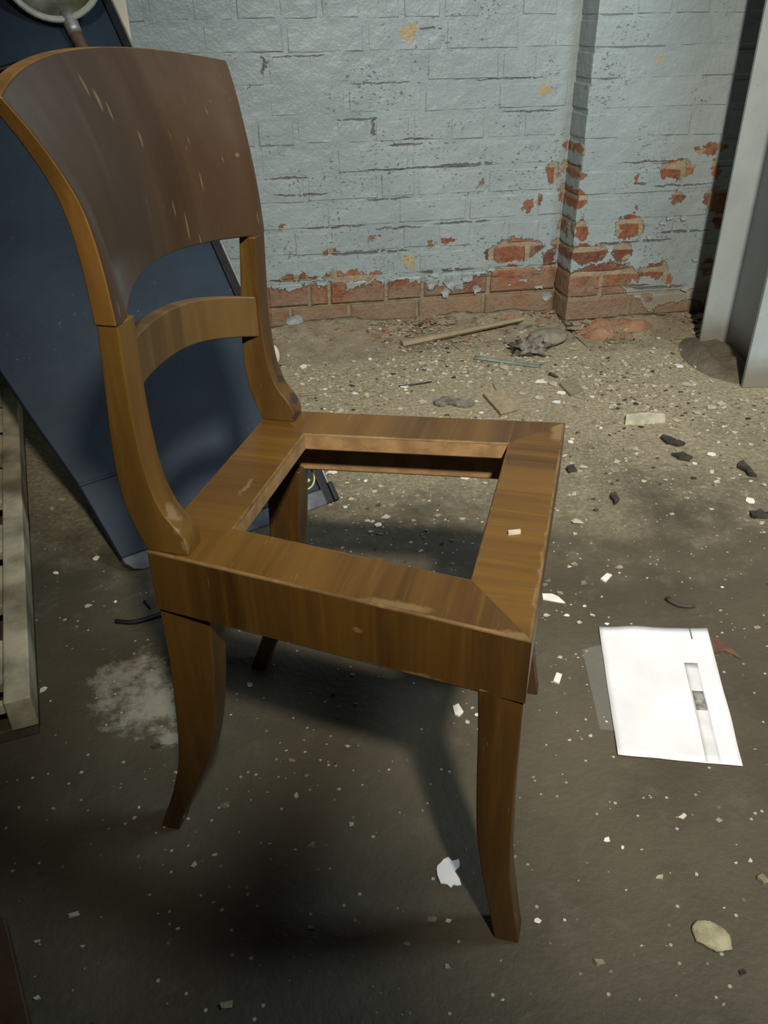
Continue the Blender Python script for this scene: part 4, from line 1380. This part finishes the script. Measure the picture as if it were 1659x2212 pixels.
# dark leafy scraps beyond the seat
for k, (pp, lab) in enumerate([([(0.5530, 1.1269, 0.0000), (0.5789, 1.1466, 0.0000), (0.6092, 1.1464, 0.0000), (0.6340, 1.1157, 0.0000), (0.6622, 1.1222, 0.0000), (0.6628, 1.0969, -0.0000), (0.6316, 1.0789, 0.0000), (0.5983, 1.1046, 0.0000), (0.5644, 1.0995, -0.0000)], 'dark crumpled scrap in the dust beyond the far seat rail'),
                               ([(1.0586, 0.7999, 0.0000), (1.0768, 0.8013, 0.0000), (1.0893, 0.7724, 0.0000), (1.1021, 0.7543, 0.0000), (1.0774, 0.7494, 0.0000), (1.0600, 0.7684, 0.0000)], 'dark brown scrap in the dust right of the seat, nearer the column'),
                               ([(1.0422, 0.7095, -0.0000), (1.0728, 0.7104, -0.0000), (1.0839, 0.6837, 0.0000), (1.0705, 0.6722, 0.0000), (1.0472, 0.6867, 0.0000)], 'dark flat scrap in the dust below the dark brown scrap'),
                               ([(0.7674, 0.6941, 0.0000), (0.7933, 0.7072, 0.0000), (0.7894, 0.6803, 0.0000), (0.7671, 0.6759, 0.0000)], 'dark bluish scrap right beside the front seat rail'),
                               ([(0.8147, 0.5497, 0.0000), (0.8334, 0.5623, 0.0000), (0.8296, 0.5344, 0.0000), (0.8112, 0.5222, 0.0000)], 'dark crumb on the floor right of the front rail middle'),
                               ([(1.1624, 0.6200, 0.0000), (1.1899, 0.6422, 0.0000), (1.1844, 0.6015, 0.0000), (1.1819, 0.5706, 0.0000), (1.1657, 0.5784, 0.0000)], 'dark ragged scrap near the right edge of the floor'),
                               ([(1.0787, 0.4312, 0.0000), (1.1041, 0.4336, 0.0000), (1.1160, 0.4196, 0.0000), (1.1054, 0.4028, 0.0000), (1.0778, 0.4085, 0.0000)], 'dark flat scrap at the right edge of the floor')]):
    slab('dark_scrap', pp, 0.001, 0.006, M_DARK if k != 0 else M_CLUMP, lab, 'scrap', wob=0.006, sub=2)

# ------------------------------------------------------------------ paint flakes: larger ones singly, the crumbs as stuff
def flake_mesh(s, seed, mat):
    rr = random.Random(seed)
    n = rr.choice((4, 5, 5, 6))
    ring = []
    a0 = rr.uniform(0, 6.28)
    for k in range(n):
        t = a0 + 2 * math.pi * k / n + rr.uniform(-0.3, 0.3)
        r = s * rr.uniform(0.55, 1.0)
        ring.append((r * math.cos(t) * 1.25, r * math.sin(t) * 0.85, 0.0022 + rr.uniform(0, 0.0025)))
    v, f = slab_vf(ring, 0.0016)
    v = [(a, b_, max(c, 0.0)) for a, b_, c in v]
    me = bpy.data.meshes.new('paint_flake')
    me.from_pydata(v, [], f); me.materials.append(mat); me.update()
    return me


fr = random.Random(11)
FM = [flake_mesh(0.0075 + 0.0012 * k, 40 + k, M_FLAKE if k % 4 else M_WHITE) for k in range(9)]


def free(x, y):
    # keep clear of chair feet, the column, paper and the panel foot
    lx = x * math.cos(RZ) + y * math.sin(RZ); ly = -x * math.sin(RZ) + y * math.cos(RZ)
    for fx, fy in ((0.405, -0.21), (0.405, 0.21), (-0.045, -0.16), (-0.045, 0.16)):
        if math.hypot(lx - fx, ly - fy) < 0.045: return False
    if 1.38 < x < 1.66 and 1.0 < y < 1.45: return False
    if x < 0.21 and y > 0.20 and (x - 0.217) * 0.92 + (0.663 - y) * 0.4 < 0.0 and x < 0.2: return False
    if 0.55 < x < 0.76 and -0.22 < y < 0.18: return False
    if x < -0.30 and y > 0.0: return False
    if y > YP - 0.24 and x > XP: return False
    if y > YW - 0.26: return False
    return True


spots = [(0.6729, 1.1136, 0.0000), (0.9215, 0.6077, 0.0000), (0.9729, 0.6035, 0.0000), (0.7429, 0.5813, 0.0000), (0.2934, 0.5477, 0.0000), (0.2715, 0.5248, 0.0000), (0.3166, 0.5748, 0.0000), (0.3109, 0.6886, 0.0000), (0.2283, 0.7941, 0.0000), (0.2983, 0.7389, 0.0000), (0.7329, 0.5834, 0.0000), (0.9427, 0.2358, 0.0000), (0.6533, 0.2212, 0.0000), (0.6108, 0.2017, 0.0000), (0.6151, 0.1736, 0.0000), (0.5833, 0.1602, 0.0000), (0.5339, 0.1902, 0.0000), (0.6299, 0.1467, 0.0000), (0.8849, 0.2026, 0.0000), (1.0685, 0.3592, 0.0000), (1.0216, 0.3337, 0.0000), (1.2251, 0.8404, 0.0000), (1.0767, 0.6614, 0.0000), (1.1791, 0.5362, 0.0000), (0.5922, 0.0418, 0.0000), (0.5179, 0.0801, 0.0000), (0.5704, 0.1827, 0.0000), (0.5337, -0.0733, -0.0000), (0.4983, -0.0950, -0.0000), (0.4273, -0.0993, 0.0000), (0.4643, -0.0975, 0.0000), (0.3433, -0.0202, -0.0000), (0.3404, -0.0045, -0.0000), (0.3387, -0.0486, 0.0000), (0.3253, -0.0314, -0.0000), (0.4477, -0.2702, 0.0000), (0.4635, -0.2855, 0.0000), (0.6150, -0.3351, 0.0000), (0.5958, -0.3347, 0.0000), (0.5384, -0.3401, 0.0000), (0.3196, -0.3600, 0.0000), (0.0531, -0.1190, 0.0000), (0.1222, -0.1796, -0.0000), (0.0010, 0.1168, 0.0000), (-0.3277, 0.1725, 0.0000), (-0.3127, 0.1428, -0.0000), (-0.2122, 0.1384, -0.0000), (-0.3276, 0.3596, 0.0000), (-0.3184, 0.3510, 0.0000), (-0.2824, 0.5395, 0.0000), (-0.3987, 0.7592, 0.0000), (-0.3810, 0.7961, 0.0000), (-0.2818, 0.3846, 0.0000), (-0.2325, 0.3886, 0.0000), (-0.3555, 0.5033, 0.0000), (-0.1623, -0.0960, -0.0000), (-0.1674, -0.1128, 0.0000), (-0.0864, -0.2027, 0.0000)]
for k, (x, y, _) in enumerate(spots):
    o = bpy.data.objects.new('paint_flake', FM[k % 9]); COL.objects.link(o)
    o.location = (x, y, 0); o.rotation_euler = (0, 0, fr.uniform(0, 6.28)); s = fr.uniform(0.4, 0.8) * (1.2 if y > 0.5 else 0.6); o.scale = (s, s, s)
    tag(o, 'small cream paint flake lying loose on the open floor', 'paint flake', 'cream paint flakes on the floor')
cnt = 0
while cnt < 130:
    x = fr.uniform(-0.35, 1.9); y = 0.35 + 1.2 * math.sqrt(fr.random())
    if not free(x, y) or x > 1.35 and y > 1.35: continue
    o = bpy.data.objects.new('paint_flake', FM[fr.randrange(9)]); COL.objects.link(o)
    o.location = (x, y, 0); o.rotation_euler = (0, 0, fr.uniform(0, 6.28)); s = fr.uniform(0.45, 1.25); o.scale = (s, s, s)
    tag(o, 'small cream paint flake in the dust towards the wall', 'paint flake', 'cream paint flakes in the dust by the wall')
    cnt += 1


def litter(v, f, mi, slot, count, dens, smin, smax, seed):
    rr = random.Random(seed)
    k = 0; tries = 0
    while k < count and tries < count * 40:
        tries += 1
        x = rr.uniform(-0.45, 2.1); y = rr.uniform(-0.75, YW - 0.02)
        yw = (YW if x < XP else YP)
        if y > yw - 0.02: continue
        if rr.random() > dens(x, y): continue
        t = max(0.0, 1 - (yw - y) / 0.28)
        if t <= 0 and not free(x, y): continue
        zb = (0.036 if x < XP else 0.021) * t * t + 0.004 * t
        s = smin + (smax - smin) * rr.random() ** 3
        a0 = rr.uniform(0, 6.28); th = s * rr.uniform(0.25, 0.6)
        n0 = len(v)
        rx, ry = rr.uniform(-0.35, 0.35), rr.uniform(-0.35, 0.35)
        for lv in (0, 1):
            for q in range(4):
                t_ = a0 + q * math.pi / 2 + rr.uniform(-0.35, 0.35); r = s * rr.uniform(0.6, 1.1)
                dx, dy = r * math.cos(t_) * 1.3, r * math.sin(t_) * 0.8
                v.append((x + dx, y + dy, zb + max(0, (th if lv else 0) + (dx * rx + dy * ry) * (1 if lv else 0.3))))
        f += [(n0, n0 + 3, n0 + 2, n0 + 1), (n0 + 4, n0 + 5, n0 + 6, n0 + 7)] + [(n0 + q, n0 + (q + 1) % 4, n0 + 4 + (q + 1) % 4, n0 + 4 + q) for q in range(4)]
        mi += [slot] * 6
        k += 1


def dens_wall(x, y):
    n = 0.5 + 0.9 * mnoise.noise(Vector((x * 4, y * 4, 2)))
    d = max(0.0, min(1.0, (y - 0.15) / 0.95))
    return max(0.0, n) * (0.03 + d * d)


def dens_all(x, y):
    n = 0.45 + 1.1 * mnoise.noise(Vector((x * 5, y * 5, 6)))
    return max(0.02, n) * (0.16 + 0.5 * max(0, min(1, (y + 0.1) / 1.2)))


def dens_foot(x, y):
    d = (YW if x < XP else YP) - y
    return max(0.0, 1 - d / 0.26) * (0.5 + mnoise.noise(Vector((x * 6, y * 6, 4))))


lv_, lf_, lm_ = [], [], []
litter(lv_, lf_, lm_, 0, 4200, dens_wall, 0.0012, 0.0070, 21)
litter(lv_, lf_, lm_, 0, 1500, dens_all, 0.0008, 0.0028, 22)
litter(lv_, lf_, lm_, 2, 900, dens_foot, 0.003, 0.020, 26)
litter(lv_, lf_, lm_, 4, 260, dens_foot, 0.003, 0.016, 27)
litter(lv_, lf_, lm_, 2, 6500, dens_wall, 0.0015, 0.0080, 23)
litter(lv_, lf_, lm_, 3, 900, dens_wall, 0.0015, 0.0075, 24)
o = mesh_obj('floor_litter', lv_, lf_, [M_FLAKE, M_WHITE, M_RUB, M_DARK, M_RED], mi=lm_)
tag(o, 'fine crumbs of paint, plaster and grit scattered over the floor', 'crumbs', kind='stuff')
